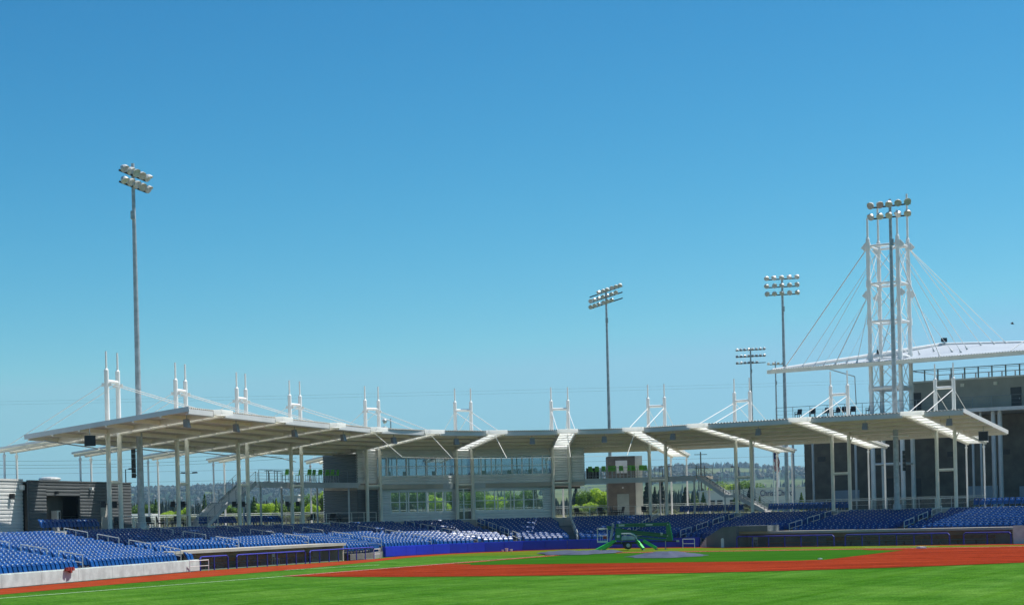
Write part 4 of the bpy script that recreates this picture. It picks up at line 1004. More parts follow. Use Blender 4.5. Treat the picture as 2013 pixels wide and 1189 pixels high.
# terrace chairs
tl_ = ['leftmost', 'second from the left', 'third from the left', 'middle', 'third from the right', 'second from the right', 'rightmost']
for j, u_ in enumerate([1569, 1597, 1624, 1645, 1660, 1677, 1709]):
    p = online(u_, 810, T0 + nC * 1.2, T0 + nC * 1.2 + dC * 10); p.z = ZS + .02
    r_ = dup(l0, p, rng(-.6, .6) - .5, 'black chair on the roof terrace left of the suspension tower, ' + tl_[j]); r_['group'] = 'black chairs on the roof terrace'
# ------------------------------------------------------------------ suspension tower
F0 = V((36.4, 178.9, 0)); legs = [F0, F0 + dC * 3.1, F0 + dC * 3.1 + nC * 3.0, F0 + nC * 3.0]
TW = thing('suspension_tower', 'tall white four-legged cable tower rising above the right-hand roofs', 'tower', (legs[0] + legs[2]).to_tuple()[:2] and ((legs[0].x + legs[2].x) / 2, (legs[0].y + legs[2].y) / 2, CON))
tips_ = [28.9, 29.4, 31.4, 30.9]
def zz(p, h): return V((p.x, p.y, EYE + h))
for p, tp_ in zip(legs, tips_):
    g = MB(); g.tube((p.x, p.y, CON), zz(p, 11.8), .24, .22, 12); g.tube(zz(p, 11.8), zz(p, 26.8), .21, .20, 12); g.tube(zz(p, 26.8), zz(p, 27.0), .20, .11, 12); g.tube(zz(p, 27.0), zz(p, tp_), .11, .10, 10)
    for hh in (11.8, 15.0, 18.5, 22.3, 26.1): g.tube(zz(p, hh - .35), zz(p, hh + .35), .27, None, 10)
    g.build('leg', M['white'], TW)
for h in (4.2, 11.8, 15.0, 18.5, 22.3, 26.1):
    g = MB()
    for i in range(4): g.tube(zz(legs[i], h), zz(legs[(i + 1) % 4], h), .11 if h != 11.8 else .2, None, 8)
    if h > 15: g.tube(zz(legs[0], h), zz(legs[2], h), .05, None, 6)
    g.build('ring_beam', M['white'], TW)
for z0_, z1_ in ((9.3, 11.8), (11.8, 15.0), (15.0, 18.5), (18.5, 22.3), (22.3, 26.1)):
    g = MB()
    for i in range(4):
        a, b = legs[i], legs[(i + 1) % 4]; g.tube(zz(a, z0_), zz(b, z1_), .035, None, 5); g.tube(zz(b, z0_), zz(a, z1_), .035, None, 5)
    g.build('cross_brace', M['white'], TW)
for i, (hh, dd_) in enumerate(((26.3, .35), (21.5, .3))):
    g = MB()
    for p, sg in ((legs[0], -1), (legs[1], 1), (legs[2], 1), (legs[3], -1)): g.beam(zz(p, hh) + dC * .1 * sg, zz(p, hh - .5) + dC * .55 * sg, .05, .5)
    g.build('cable_lug', M['white'], TW)
# suspended canopy
dK = V((.804, -.594, 0)).normalized(); nK = V((-dK.y, dK.x, 0)); K0 = V((27.0, 184.4, 0)); ZK = EYE + 14.2
cp = V((45.4, 186.0, 0))
def Kf(a, dz=0): p = K0 + dK * a; return V((p.x, p.y, ZK + dz))
La = 62.0; bc = cp + dK * 36
def Kb(f, dz=0):   # f in 0..1 left slope, 1..2 right straight
    if f <= 1: p = Kf(0, 0).lerp(V((cp.x, cp.y, EYE + 16.9)), f); p.z = ZK + 2.35 * f ** 1.35
    else: p = V((cp.x, cp.y, EYE + 16.55)).lerp(V((bc.x, bc.y, EYE + 14.6)), f - 1)
    return V((p.x, p.y, p.z + dz))
ct = thing('suspended_canopy', 'white pointed canopy hung on cables above the club terrace', 'canopy', Kf(20))
g = MB(); N = 60; vs = []
for i in range(N + 1):
    f = i / N; a = Kf(La * f); b = Kb(2 * f)
    for dz in (0, .1): vs += [a + V((0, 0, dz)), b + V((0, 0, dz))]
fs = []
for i in range(N):
    o_ = i * 4; q = o_ + 4; fs += [(o_, q, q + 1, o_ + 1), (o_ + 2, o_ + 3, q + 3, q + 2), (o_ + 1, q + 1, q + 3, o_ + 3)]
g.add(vs, fs); g.build('canopy_skin', M['skin'], ct)
g = MB(); g.beam(Kf(-.2, -.05), Kf(La, -.05), .3, .38); g.build('front_edge', M['cream'], ct)
g = MB()
for i in range(220): a = Kf(.4 + i * .28, .15); g.beam(a - nK * .2, a + nK * .3, .12, .10)
g.build('deck_ribs', M['fascia'], ct)
g = MB(); g.tube(Kb(.02, .12), Kb(1, .12), .16, .22, 8); g.tube(Kb(1, .12), Kb(2, .12), .2, .2, 8); g.build('rear_edge', M['white'], ct)
for u_, m_ in ((1854, 'dark'), (1750, 'dark')):
    f = 1.0 if u_ > 1800 else .62; p = Kb(f, .3) + V((.1, -.3, 0)); t2 = thing('canopy_floodlight', 'small dark floodlight on the canopy %s' % ('at its ridge peak' if f == 1 else 'beside the tower legs'), 'floodlight', p)
    s_ = .28 if f == 1 else .16; g = MB(); g.hexa([(-s_, -.2, .05), (s_, -.2, .05), (s_, .25, .15), (-s_, .25, .15), (-s_, -.1, .5), (s_, -.1, .5), (s_, .25, .45), (-s_, .25, .45)]); g.build('housing', M['dark'], t2, world=False)
    g = MB(); g.box(-.03, .03, -.03, .03, -.2, .06); g.build('bracket', M['galv'], t2, world=False)
# cables
def cab(a, b, r): g = MB(); g.tube(a, b, r, None, 6); g.build('cable', M['white'], TW); g = MB(); g.lathe(b, (a - b), [(0, .12), (.1, .12), (.5, .03)], 8); g.build('cable_anchor', M['fascia'], TW)
def Kfu(u): p = online(u, 715, K0, K0 + dK * 10); p.z = ZK + .15; return p
def Kmid(u, f):  # point on the canopy skin on the view column u, fraction f from front to back
    best = None
    for i in range(400):
        s_ = i / 400; a = Kf(La * s_, .12); b = Kb(2 * s_, .12); p = a.lerp(b, f); uu = U0 + p.x / p.y * F; 
        if best is None or abs(uu - u) < best[0]: best = (abs(uu - u), p)
    return best[1]
H1, H2 = 26.0, 21.3
for u_, f, lg, hh, r in ((1541 + 7, 0, 0, H1, .055), (1582, .5, 3, H1, .03), (1607, .6, 3, H1, .03), (1626, .7, 3, H1 - 3, .018), (1647, 0, 0, H2, .055), (1670, .6, 3, H2, .018), (1692, .1, 0, H2 - 1, .035), (1735, 0, 1, H2, .05), (1712, .8, 3, H1 - 4, .018),
                          (1985, .95, 2, H1, .032), (1963, .8, 2, H1, .032), (1936, .7, 2, H1, .032), (1910, .55, 1, H1, .032), (1897, .35, 1, H1 - .5, .032), (1855, .05, 1, H1 - 1, .055), (1845, .7, 2, H2, .025), (1880, .5, 2, H2, .025), (1815, .6, 2, H2 - 4, .022)):
    cab(zz(legs[lg], hh), Kmid(u_, f), r)
g = MB(); g.tube(V((60, 176, EYE + 22)), Kmid(1993, .1), .055, None, 6); o = g.build('canopy_cable', M['white']); tag(o, 'white cable reaching the canopy at the far right edge', 'cable')
g = MB(); a = pt(1618, 722, 181); b = pt(1680, 740, 181); c_ = pt(1683, 795, 181); g.path([a, b, c_], .05, 6); o = g.build('rain_pipe', M['beam']); tag(o, 'thin grey rain pipe dropping from the canopy left of the tower', 'pipe')

# ------------------------------------------------------------------ floodlight poles
def floodlight(u, vtop, D, label, rows, cols, sp, rg, ang, face, facep, lampr=.36, zb=CON, skip=(), rpole=.26, extra=None, armz=.0, slope=0.0):
    top = pt(u, vtop, D); base_ = V((top.x, top.y, zb))
    t = thing('floodlight_pole', label, 'floodlight', base_, 0, 'tall floodlight poles around the ballpark')
    H = top.z - zb; g = MB(); n_ = 5
    for k in range(n_):
        za, zb_ = H * k / n_, H * (k + 1) / n_
        g.tube((0, 0, za), (0, 0, zb_), rpole * (1 - .55 * k / n_), rpole * (1 - .55 * (k + .9) / n_), 12)
    g.tube((0, 0, 0), (0, 0, .5), rpole * 1.5, rpole * 1.4, 12)
    g.build('pole', M['galv'], t, world=False)
    ax = V((math.cos(ang), math.sin(ang), slope)).normalized(); fc = V((math.cos(face) * math.cos(facep), math.sin(face) * math.cos(facep), -math.sin(facep)))
    fh = V((math.cos(face), math.sin(face), 0))
    for r in range(rows):
        z = H - .35 - r * rg - armz - (.25 if rows == 2 else 0)
        g = MB(); c0 = V((0, 0, z)); w_ = (cols - 1) / 2 * sp; g.beam(c0 - ax * (w_ + .2), c0 + ax * (w_ + .2), .10, .12); g.build('crossarm', M['dark'], t, world=False)
        for c in range(cols):
            if (r, c) in skip: continue
            x = (c - (cols - 1) / 2) * sp
            p = c0 + ax * x + fh * .30 + V((0, 0, .16))
            f2 = (fc + ax * rng(-.6, .6) + V((0, 0, rng(-.22, .22)))).normalized(); R_ = lampr
            g = MB(); g.lathe(p - f2 * R_ * .9, f2, [(0, R_ * .35), (R_ * .3, R_ * .62), (R_ * .75, R_ * .92), (R_ * 1.15, R_), (R_ * 1.25, R_)], 12)
            vz = V((0, 0, 1)); g.beam(c0 + ax * x, p - f2 * R_ * .7, .06); lo = g.build('lamp', M['lamp_shell'], t, world=False, smooth=False)
            g = MB(); g.lathe(p - f2 * R_ * .9 + f2 * R_ * 1.251, f2, [(0, R_ * .94), (.01, R_ * .93)], 12); g.build('lens', M['lamp_glass'], lo, world=False)
            g = MB(); sd = f2.cross(vz).normalized(); up = sd.cross(f2).normalized()
            q0 = p + f2 * R_ * .35; pts_ = []
            for a_ in (-70, -35, 0, 35, 70):
                dr_ = up * math.cos(R(a_)) + sd * math.sin(R(a_)); pts_.append((q0 + dr_ * R_, q0 + dr_ * R_ * 1.02 + f2 * R_ * .55 * math.cos(R(a_))))
            for (a0, a1), (b0, b1) in zip(pts_[:-1], pts_[1:]): g.add([a0, b0, b1, a1], [(0, 1, 2, 3)])
            g.build('visor', M['lamp_shell'], lo, world=False)
    g = MB(); g.box(-.16, .16, -.45, -.18, H - 4.2, H - 3.6); g.build('junction_box', M['galv'], t, world=False)
    return t
floodlight(261, 322, 133, 'tallest floodlight pole standing at the left of the stand, lamps in two slanting rows', 2, 5, .66, .85, math.atan2(.87, .49), math.atan2(-.49, .87), R(30), .31, rpole=.27, armz=.30, slope=-.12)
floodlight(1749, 392, 159, 'floodlight pole in front of the suspension tower, its ten lamps at the tower top', 2, 5, .84, 1.0, math.atan2(-.5, .85), math.atan2(-.85, -.5), R(28), .33, rpole=.28)
floodlight(1191, 568, 218, 'dark floodlight pole rising behind the stand right of the press box', 3, 8, .62, .72, math.atan2(-.55, .83), math.atan2(-.8, -.3), R(35), .28, skip=((1, 7), (2, 6), (2, 7), (0, 0), (0, 1)), rpole=.25, slope=.2)
floodlight(1537, 543, 210, 'floodlight pole left of the suspended canopy, lamps in three rows', 3, 5, .90, .92, math.atan2(-.25, .95), math.atan2(-.95, -.2), R(30), .31, rpole=.27)
floodlight(1475, 684, 300, 'distant floodlight pole with a dense three-row lamp rack behind the right stair', 3, 8, .66, 1.1, math.atan2(-.3, .95), math.atan2(.9, .2), R(30), .27, skip=((2, 7), (2, 6)), rpole=.27)
floodlight(1524, 710, 320, 'farthest and lowest floodlight pole, at the canopy tip', 2, 4, .85, 1.4, math.atan2(-.1, 1), math.atan2(-1, 0), R(30), .28, skip=((1, 1), (1, 2)), rpole=.24)
p = pt(768, 822, 330); t = thing('floodlight_pole', 'small distant pair of floodlights peeping over the roof right of the fifth masts', 'floodlight', (p.x, p.y, CON))
H = p.z - CON; g = MB(); g.tube((0, 0, 0), (0, 0, H), .14, .1, 8); g.build('pole', M['galv'], t, world=False)
for zz_ in (H - .4, H - 1.8):
    g = MB(); g.lathe((-1.0, 0, zz_), (-.8, 0, -.4), [(-.3, .2), (0, .45), (.5, .5)], 10); g.beam((-1, 0, zz_), (.1, 0, zz_), .1); g.build('lamp', M['lamp_shell'], t, world=False)
# line-array speaker on the left pole
q = pt(268, 910, 132.4); t = thing('line_array_speaker', 'tall thin dark speaker column fixed to the leftmost floodlight pole', 'speaker', (q.x - .12, q.y - .35, q.z))
g = MB()
for k in range(6): g.hexa([(-.14, -.14, -1.1 + k * .36), (.14, -.14, -1.1 + k * .36), (.14, .14, -1.1 + k * .36), (-.14, .14, -1.1 + k * .36), (-.14, -.16, -.76 + k * .36), (.14, -.16, -.76 + k * .36), (.14, .14, -.76 + k * .36), (-.14, .14, -.76 + k * .36)])
g.build('cabinet', M['dark'], t, world=False)
g = MB(); g.beam((0, .1, .9), (.15, .4, .9), .06); g.beam((0, .1, -.9), (.15, .4, -.9), .06); g.build('bracket', M['galv'], t, world=False)
q = pt(1777, 905, 158.7); t = thing('line_array_speaker', 'thin dark speaker column fixed to the floodlight pole below the suspension tower', 'speaker', (q.x, q.y, q.z))
g = MB()
for k in range(5): g.box(-.12, .12, -.12, .12, -.9 + k * .36, -.56 + k * .36)
g.build('cabinet', M['dark'], t, world=False)
q = pt(1768, 857, 158.6); g = MB()
for sx in (-1, 1): g.box(min(.15 * sx, .75 * sx), max(.15 * sx, .75 * sx), -.1, .1, -.03, .03); g.tube((.75 * sx, 0, -.08), (.75 * sx, 0, .08), .12, .08, 8)
g.box(-.15, .15, -.1, .1, -.05, .05); o = g.build('work_light', M['white']); o.location = q; tag(o, 'pair of white work lights on the floodlight pole under the roof edge', 'light')

# ------------------------------------------------------------------ green towable boom lift
bp = gnd(1240, 1081.0); LF = thing('boom_lift', 'green towable boom lift on outriggers standing behind home plate', 'lift', (bp.x, bp.y, 0.02), 0)
def L_(mb, name, m, parent=LF, smooth=False): return mb.build(name, M[m], parent, world=False, smooth=smooth)
MW['x'] = None
g = MB(); g.hexa([(-1.2, -.17, 1.97), (3.2, -.17, 2.0), (3.2, .17, 2.0), (-1.2, .17, 1.97), (-1.2, -.17, 2.27), (3.3, -.17, 2.28), (3.3, .17, 2.28), (-1.2, .17, 2.27)])
g.box(.9, 1.05, -.19, .19, 1.96, 2.3); L_(g, 'upper_boom', 'gpaint')
g = MB(); g.beam((-1.0, 0, 1.68), (3.2, 0, 1.12), .34, .36); L_(g, 'lower_boom', 'gpaint')
g = MB(); g.beam((.4, .0, 1.05), (3.2, 0, .80), .26, .16); L_(g, 'lift_link', 'gpaint')
g = MB(); g.hexa([(3.05, -.2, .72), (3.55, -.2, .72), (3.55, .2, .72), (3.05, .2, .72), (3.08, -.2, 2.3), (3.30, -.2, 2.3), (3.30, .2, 2.3), (3.08, .2, 2.3)])
L_(g, 'boom_mast', 'gpaint')
g = MB(); g.beam((3.36, -.21, 2.2), (3.58, -.21, .8), .05, .06); L_(g, 'edge_strip', 'gbright')
g = MB(); g.beam((-1.47, -.02, 2.3), (-1.75, -.02, .85), .22, .14); g.beam((-1.38, .16, 2.25), (-1.62, .16, .85), .08, .08); g.tube((-1.5, -.2, 2.25), (-1.5, .2, 2.25), .09, None, 8); L_(g, 'jib', 'galv')
g = MB(); g.hexa([(-1.35, -.35, .85), (-.75, -.35, .85), (-.75, .35, .85), (-1.35, .35, .85), (-1.25, -.3, 1.9), (-.85, -.3, 1.9), (-.85, .3, 1.9), (-1.25, .3, 1.9)]); g.box(-1.0, .4, -.3, .3, .82, 1.0); L_(g, 'turntable', 'gpaint')
g = MB(); g.path([V((-.9, -.2, 1.9)), V((.6, -.21, 1.52)), V((3.1, -.21, 1.25))], .022, 5); g.path([V((-.9, -.19, 1.45)), V((1.2, -.19, 1.28)), V((3.1, -.19, 1.0))], .018, 5); g.path([V((-1.1, -.19, 2.12)), V((3.1, -.19, 2.08))], .015, 5); g.path([V((-1.5, -.15, 2.0)), V((-1.25, -.3, 1.5)), V((-1.6, -.2, .95))], .03, 6); L_(g, 'hose', 'black')
g = MB(); g.tube((-.6, 0, 1.0), (1.4, 0, 1.36), .06, None, 8); g.tube((1.4, 0, 1.36), (2.2, 0, 1.22), .035, None, 8); L_(g, 'cylinder', 'lamp_shell')
g = MB(); g.box(-1.0, -.5, -.175, -.171, 2.06, 2.2); g.box(1.3, 1.9, -.195, -.191, 2.06, 2.18); g.box(2.55, 2.75, -.196, -.19, 1.22, 1.42); g.box(-1.2, -.95, -.36, -.352, 1.1, 1.3); L_(g, 'decal', 'lamp_shell')
g = MB()
for x_, z_ in ((-1.05, 1.72), (3.15, 1.15), (3.18, 2.12), (-1.5, 2.25), (.4, .98)): g.tube((x_, -.26, z_), (x_, .26, z_), .055, None, 8)
L_(g, 'pivot_pin', 'galv')
g = MB(); g.box(-.8, .35, -.42, -.2, .86, 1.12); g.box(-.7, .2, -.4, .3, 1.12, 1.22); L_(g, 'control_cabinet', 'galv')
g = MB(); g.path([V((-.8, -.3, 1.42)), V((-.1, -.3, 1.42)), V((.25, -.3, 1.32)), V((.45, -.3, 1.12)), V((.48, -.3, .95))], .075, 8); L_(g, 'hose_cover', 'lamp_shell')
g = MB(); g.box(-1.7, 1.6, -.22, .22, .52, .72); g.box(1.5, 4.1, -.06, .06, .62, .72); g.box(-.5, .0, -.9, .9, .40, .52); L_(g, 'chassis', 'dark')
for sy in (-1, 1):
    g = MB(); g.lathe((-.27, sy * .82 + (.1 if sy > 0 else -.1) * 0, .42), (0, 1, 0), [(-.11, .25), (-.1, .32), (.0, .34), (.1, .32), (.11, .25)], 20); wh = L_(g, 'wheel', 'tyre')
    g = MB(); g.lathe((-.27, sy * .82 - .13, .42), (0, 1, 0), [(0, .05), (.01, .14), (.03, .20), (.26, .20)], 16); L_(g, 'rim', 'galv', wh)
    g = MB(); g.box(-.72, .18, sy * .82 - .13, sy * .82 + .13, .88, .91); g.beam((-.72, sy * .82, .90), (-.84, sy * .82, .60), .24, .03); L_(g, 'mudguard', 'gpaint')
for a, b in (((-1.45, -.3, .80), (-3.0, -.95, .06)), ((.50, -.3, .80), (.98, -1.3, .10)), ((1.1, -.2, .78), (2.15, -.6, .12)), ((-1.3, .3, .8), (-2.3, 1.2, .08))):
    g = MB(); g.beam(a, b, .20, .24); g.beam(V(a) + V((0, -.11, .08)), V(a).lerp(V(b), .5) + V((0, -.13, .10)), .05, .08); lg = L_(g, 'outrigger', 'gbright')
    g = MB(); g.tube((b[0], b[1], -.0), (b[0], b[1], .08), .16, .10, 10); L_(g, 'foot_pad', 'dark', lg)
g = MB()
for x in (-2.82, -1.98):
    for y in (-.4, .4): g.tube((x, y, .72), (x, y, 1.88), .02, None, 6)
for z in (.74, 1.28, 1.88):
    g.path([V((-2.82, -.4, z)), V((-1.98, -.4, z)), V((-1.98, .4, z)), V((-2.82, .4, z)), V((-2.82, -.4, z))], .022, 6)
for x in (-2.6, -2.4, -2.2): g.tube((x, -.4, .72), (x, -.4, 1.28), .012, None, 5)
g.box(-2.84, -1.96, -.42, .42, .70, .74); g.box(-2.82, -1.98, -.41, -.4, .74, .86); bk_ = L_(g, 'basket', 'lamp_shell')
g = MB(); g.box(-2.35, -2.05, -.44, -.38, 1.0, 1.25); L_(g, 'tool_pouch', 'red', bk_)
g = MB(); g.box(-2.7, -2.2, -.3, -.1, 1.8, 1.95); L_(g, 'control_panel', 'lamp_shell', bk_)
g = MB(); g.box(-2.0, -1.6, -.12, .12, 1.80, 2.1); L_(g, 'basket_mount', 'gpaint')
g = MB(); g.tube((2.98, -.05, .05), (2.98, -.05, .75), .035, None, 6); g.tube((2.98, -.05, 0), (2.98, -.05, .05), .1, None, 8); g.box(3.9, 4.15, -.08, .08, .6, .75); L_(g, 'tow_jack', 'galv')

# ------------------------------------------------------------------ tarpaulins
def tarp(c, rx, ry, hfun, label, z0):
    g = MB(); n1_, n2_ = 14, 48; vs = [(c.x, c.y, z0 + hfun(0) + .02)]
    for i in range(1, n1_ + 1):
        for j in range(n2_):
            a_ = 2 * math.pi * j / n2_; f = i / n1_; w_ = 1 + .09 * math.sin(3 * a_ + 1) + .06 * math.sin(7 * a_) + .03 * math.sin(13 * a_ + 2)
            wr = .035 * math.sin(9 * a_ + 5 * f) * f + .03 * math.sin(5 * a_ - 9 * f) * f + rng(-.012, .02)
            vs.append((c.x + rx * f * w_ * math.cos(a_), c.y + ry * f * w_ * math.sin(a_), z0 + max(.015, hfun(f) + .05 + wr) if i < n1_ else z0 + .02))
    fs = [(0, 1 + j, 1 + (j + 1) % n2_) for j in range(n2_)]
    for i in range(n1_ - 1):
        for j in range(n2_):
            a_ = 1 + i * n2_ + j; b_ = 1 + i * n2_ + (j + 1) % n2_; fs.append((a_, a_ + n2_, b_ + n2_, b_))
    g.add(vs, fs); o = g.build('tarpaulin', M['tarp'], None, smooth=True); tag(o, label, 'tarpaulin'); return o
tarp(gnd(1308, 1094), 2.85, 4.2, lambda f: .30 * max(0, 1 - max(0, f - .25) / .62) ** 1.1 if f < .9 else 0, 'blue-grey tarpaulin humped over the pitching mound', .035)
tarp(gnd(1137, 1087.3), 3.3, 6.5, lambda f: .05 * math.sin(f * 9) ** 2, 'flat wrinkled blue-grey tarpaulin over home plate, left of the green lift', .045)
q = gnd(996, 1082.3); g = MB(); g.lathe((0, 0, 0), (0, 0, 1), [(0, .12), (.28, .16), (.29, .17)], 10); g.lathe((.42, 0, 0), (0, 0, 1), [(0, .10), (.2, .13)], 10); g.lathe((-.35, .1, 0), (0, 0, 1), [(0, .08), (.16, .11)], 10)
q = gnd(996, 1083.6); t = thing('ball_bucket', 'white bucket with small pails at the foot of the blue padded wall', 'bucket', (q.x, q.y, .02)); g.build('pail', M['white'], t, world=False)

# ------------------------------------------------------------------ surroundings
# far white building with lettering
t = thing('white_building', 'long white building with dark blue lettering beyond the right stair', 'building', pt(1535, 990, 300).to_tuple()[:2] + (CON,))
bA = pt(1486, 975, 300); bB = pt(1690, 972, 300); zt_ = EYE + (1012 - (959 + TILT * (1535 - U0))) * 300 / F
g = MB(); g.box(bA.x, bB.x, 300, 320, CON, zt_); g.build('wall', M['bwhite'] if 'bwhite' in M else M.setdefault('bwhite', mat('white_render', (.72, .70, .64), .8, 0, .06, .2)), t)
g = MB(); g.box(bA.x - .1, bB.x + .1, 299.9, 320.1, zt_ + .005, zt_ + .18); g.build('parapet', M['cream'], t)
cu = bpy.data.curves.new('lettering', 'FONT'); cu.body = 'Christ Church'; cu.size = 1.42; cu.extrude = .02; cu.align_x = 'LEFT'
co = bpy.data.objects.new('tmp', cu); C.objects.link(co); dg = bpy.context.evaluated_depsgraph_get(); me = bpy.data.meshes.new_from_object(co.evaluated_get(dg))
bpy.data.objects.remove(co); lo = bpy.data.objects.new('lettering', me); C.objects.link(lo)
me.materials.append(M.setdefault('ink', mat('dark_blue_lettering', (.06, .06, .16), .7, 0, .05, 2)))
lp = pt(1494, 974.5, 299.9); lo.parent = t; ml_ = MW[t.name].inverted() @ V((lp.x, 299.9, lp.z)); lo.location = ml_; lo.rotation_euler = (R(90), 0, 0); lo.scale = (.72, 1, 1)
t = thing('white_building', 'smaller white building with a flat roof behind the right stair', 'building', pt(1428, 990, 330).to_tuple()[:2] + (CON,))
bA = pt(1388, 975, 330); bB = pt(1466, 972, 330)
g = MB(); g.box(bA.x, bB.x, 330, 342, CON, EYE + 3.5); g.build('wall', M['bwhite'], t)
g = MB(); g.box(bA.x - .2, bB.x + .2, 329.8, 342.2, EYE + 3.505, EYE + 3.7); g.build('roof', M['fascia'], t)
for u_ in (1400, 1415, 1440): a = pt(u_, 985, 330); g = MB(); g.box(a.x - .5, a.x + .5, 329.95, 330.02, CON + .9, CON + 2.2); g.build('window', M['door'], t)
t = thing('white_shed', 'low white boarded shed seen between the grey hut and the second columns', 'building', pt(278, 1010, 190).to_tuple()[:2] + (CON,))
a = pt(254, 1000, 190); b = pt(298, 1000, 190)
siding(V((a.x, 190, 0)), V((b.x, 190, 0)), CON - .0, EYE + 1.15, M['siding_l'], t); g = MB(); g.box(a.x, b.x, 190.13, 194, CON, EYE + 1.1); g.build('roof', M['siding_l'], t)
for u0_, u1_, v_, D_, lab in ((618, 650, 966, 700, 'pale flat-roofed warehouse seen under the left balcony'), (560, 585, 972, 800, 'pale distant warehouse left of the fourth columns'), (680, 696, 972, 650, 'pale distant warehouse beside the press box')):
    a = pt(u0_, v_, D_); b = pt(u1_, v_, D_); zt_ = EYE + (1012 - (v_ + TILT * (u0_ - U0))) * D_ / F
    t = thing('warehouse', lab, 'building', ((a.x + b.x) / 2, D_, CON)); g = MB(); g.box(a.x, b.x, D_, D_ + 20, CON, zt_ - .6); g.build('wall', M['gwall'], t); g = MB(); g.box(a.x - .5, b.x + .5, D_ - .5, D_ + 20, zt_ - .6, zt_); g.build('roof', M['bwhite'], t)
# flagpole with drooping striped flag
q = pt(1521, 950, 228); t = thing('flagpole', 'white flagpole seen between the floodlight poles under the roof', 'flagpole', (q.x, q.y, CON)); Hf = EYE + 7.75 - CON
g = MB(); g.tube((0, 0, 0), (0, 0, Hf), .09, .05, 10); g.lathe((0, 0, Hf), (0, 0, 1), [(0, .03), (.06, .10), (.14, .09), (.18, .02)], 10); g.build('pole', M['white'], t, world=False)
fl = MB(); rows_, cols_ = 26, 7; vs = []
for r_ in range(rows_ + 1):
    zf = Hf - .2 - 2.7 * r_ / rows_
    wd = .30 + .32 * math.sin(min(1, r_ / 12) * 1.5) - .22 * max(0, (r_ - 16) / 10)
    for c in range(cols_ + 1):
        x = .08 + wd * c / cols_ + .22 * r_ / rows_ * (c / cols_); vs.append((x, .10 * math.sin(c * 2.1 + r_ * .2), zf - .25 * c / cols_))
fs = []; mi = []
for r_ in range(rows_):
    for c in range(cols_): i = r_ * (cols_ + 1) + c; fs.append((i, i + 1, i + cols_ + 2, i + cols_ + 1)); mi.append(2 if (r_ < 11 and c < 4) else ((c + r_ // 5) % 2))
fl.add(vs, fs); fl.m = mi; o = fl.build('flag', [M['flag'], M['white'], M['flagb']]); o.location = (q.x, q.y, CON); tag(o, 'red, white and blue striped flag drooping from the white flagpole', 'flag')
# lamp posts
for u_, v_, D_, two, lab in ((247, 922, 215, 1, 'single-head dark car park lamp right of the leftmost columns'), (372, 929.5, 215, 2, 'double-head dark car park lamp behind the second columns'), (1452, 917.5, 230, -1, 'single-head dark car park lamp left of the ninth columns'), (1317, 966, 420, 1, 'small distant dark lamp post right of the brown lift tower'), (1152, 958, 330, 2, 'pale distant lamp post in front of the yellow-green tree'), (382, 982, 380, 2, 'pale distant double lamp post right of the second columns')):
    p = pt(u_, v_, D_); t = thing('lamp_post', lab, 'lamp post', (p.x, p.y, CON)); H = p.z - CON; m_ = 'dark' if 'dark' in lab else 'galv'
    g = MB(); g.tube((0, 0, 0), (0, 0, H), .09, .06, 8); g.build('pole', M[m_], t, world=False)
    for sg in ((1, -1) if two == 2 else (two,)):
        g = MB(); g.beam((0, 0, H - .05), (.5 * sg, 0, H), .05); g.hexa([(.35 * sg, -.18, H - .06), (1.05 * sg, -.18, H - .02), (1.05 * sg, .18, H - .02), (.35 * sg, .18, H - .06), (.4 * sg, -.12, H + .12), (.95 * sg, -.12, H + .14), (.95 * sg, .12, H + .14), (.4 * sg, .12, H + .12)]); g.build('lamp_head', M[m_], t, world=False)
# power poles and lines
def ppole(u, vtop, D, lab, arms=1):
    p = pt(u, vtop, D); t = thing('power_pole', lab, 'power pole', (p.x, p.y, CON)); H = p.z - CON
    g = MB(); g.tube((0, 0, 0), (0, 0, H), .2, .14, 8); g.build('pole', M['bark'], t, world=False)
    for k in range(arms): g = MB(); g.beam((-1.5, 0, H - .6 - k * 1.2), (1.5, 0, H - .6 - k * 1.2), .14, .14); g.build('crossarm', M['bark'], t, world=False)
ppole(1377, 888, 420, 'tall wooden power pole right of the right balcony', 1)
p1 = pt(1373, 915, 700); p2 = pt(1385, 915, 700); t = thing('power_pole', 'wooden H-frame power pole on the horizon behind the right stair', 'power pole', ((p1.x + p2.x) / 2, 700, CON))
for px_ in (p1, p2): g = MB(); g.tube((px_.x, 700, CON), (px_.x, 700, p1.z), .22, .16, 8); g.build('pole', M['bark'], t)
g = MB(); g.beam((p1.x - 1.6, 700, p1.z - 1), (p2.x + 1.6, 700, p1.z - 1), .22); g.build('crossarm', M['bark'], t)
for k, (v0_, D_) in enumerate(((858, 330), (866, 330), (872, 330), (925, 420), (934, 420), (943, 420), (905, 420), (762, 500), (768, 500))):
    zc = EYE + (V0 - v0_) * D_ / F
    g = MB(); pts_ = []
    xa_, xb_ = (-.40 * D_, -.12 * D_) if k < 3 else (-.40 * D_, .35 * D_)
    n_ = 16
    for i in range(n_ + 1):
        f = i / n_; ph = f; pts_.append(V((xa_ + (xb_ - xa_) * f, D_, zc - (1.6 if k < 3 else .7) * 4 * ph * (1 - ph) - (1.6 if k < 3 else 0) * f)))
    g.path(pts_, .022 if k < 7 else .014, 4); o = g.build('power_line', M['dark'])
    tag(o, ['topmost of three dark power lines at the left edge', 'middle of three dark power lines at the left edge', 'lowest of three dark power lines at the left edge', 'second highest of the power lines seen under the roof', 'third highest of the power lines seen under the roof', 'lowest of the power lines seen under the roof', 'highest of the power lines seen under the roof', 'faint upper power line crossing the masts', 'faint lower power line crossing the masts'][k], 'power line', 'overhead power lines')
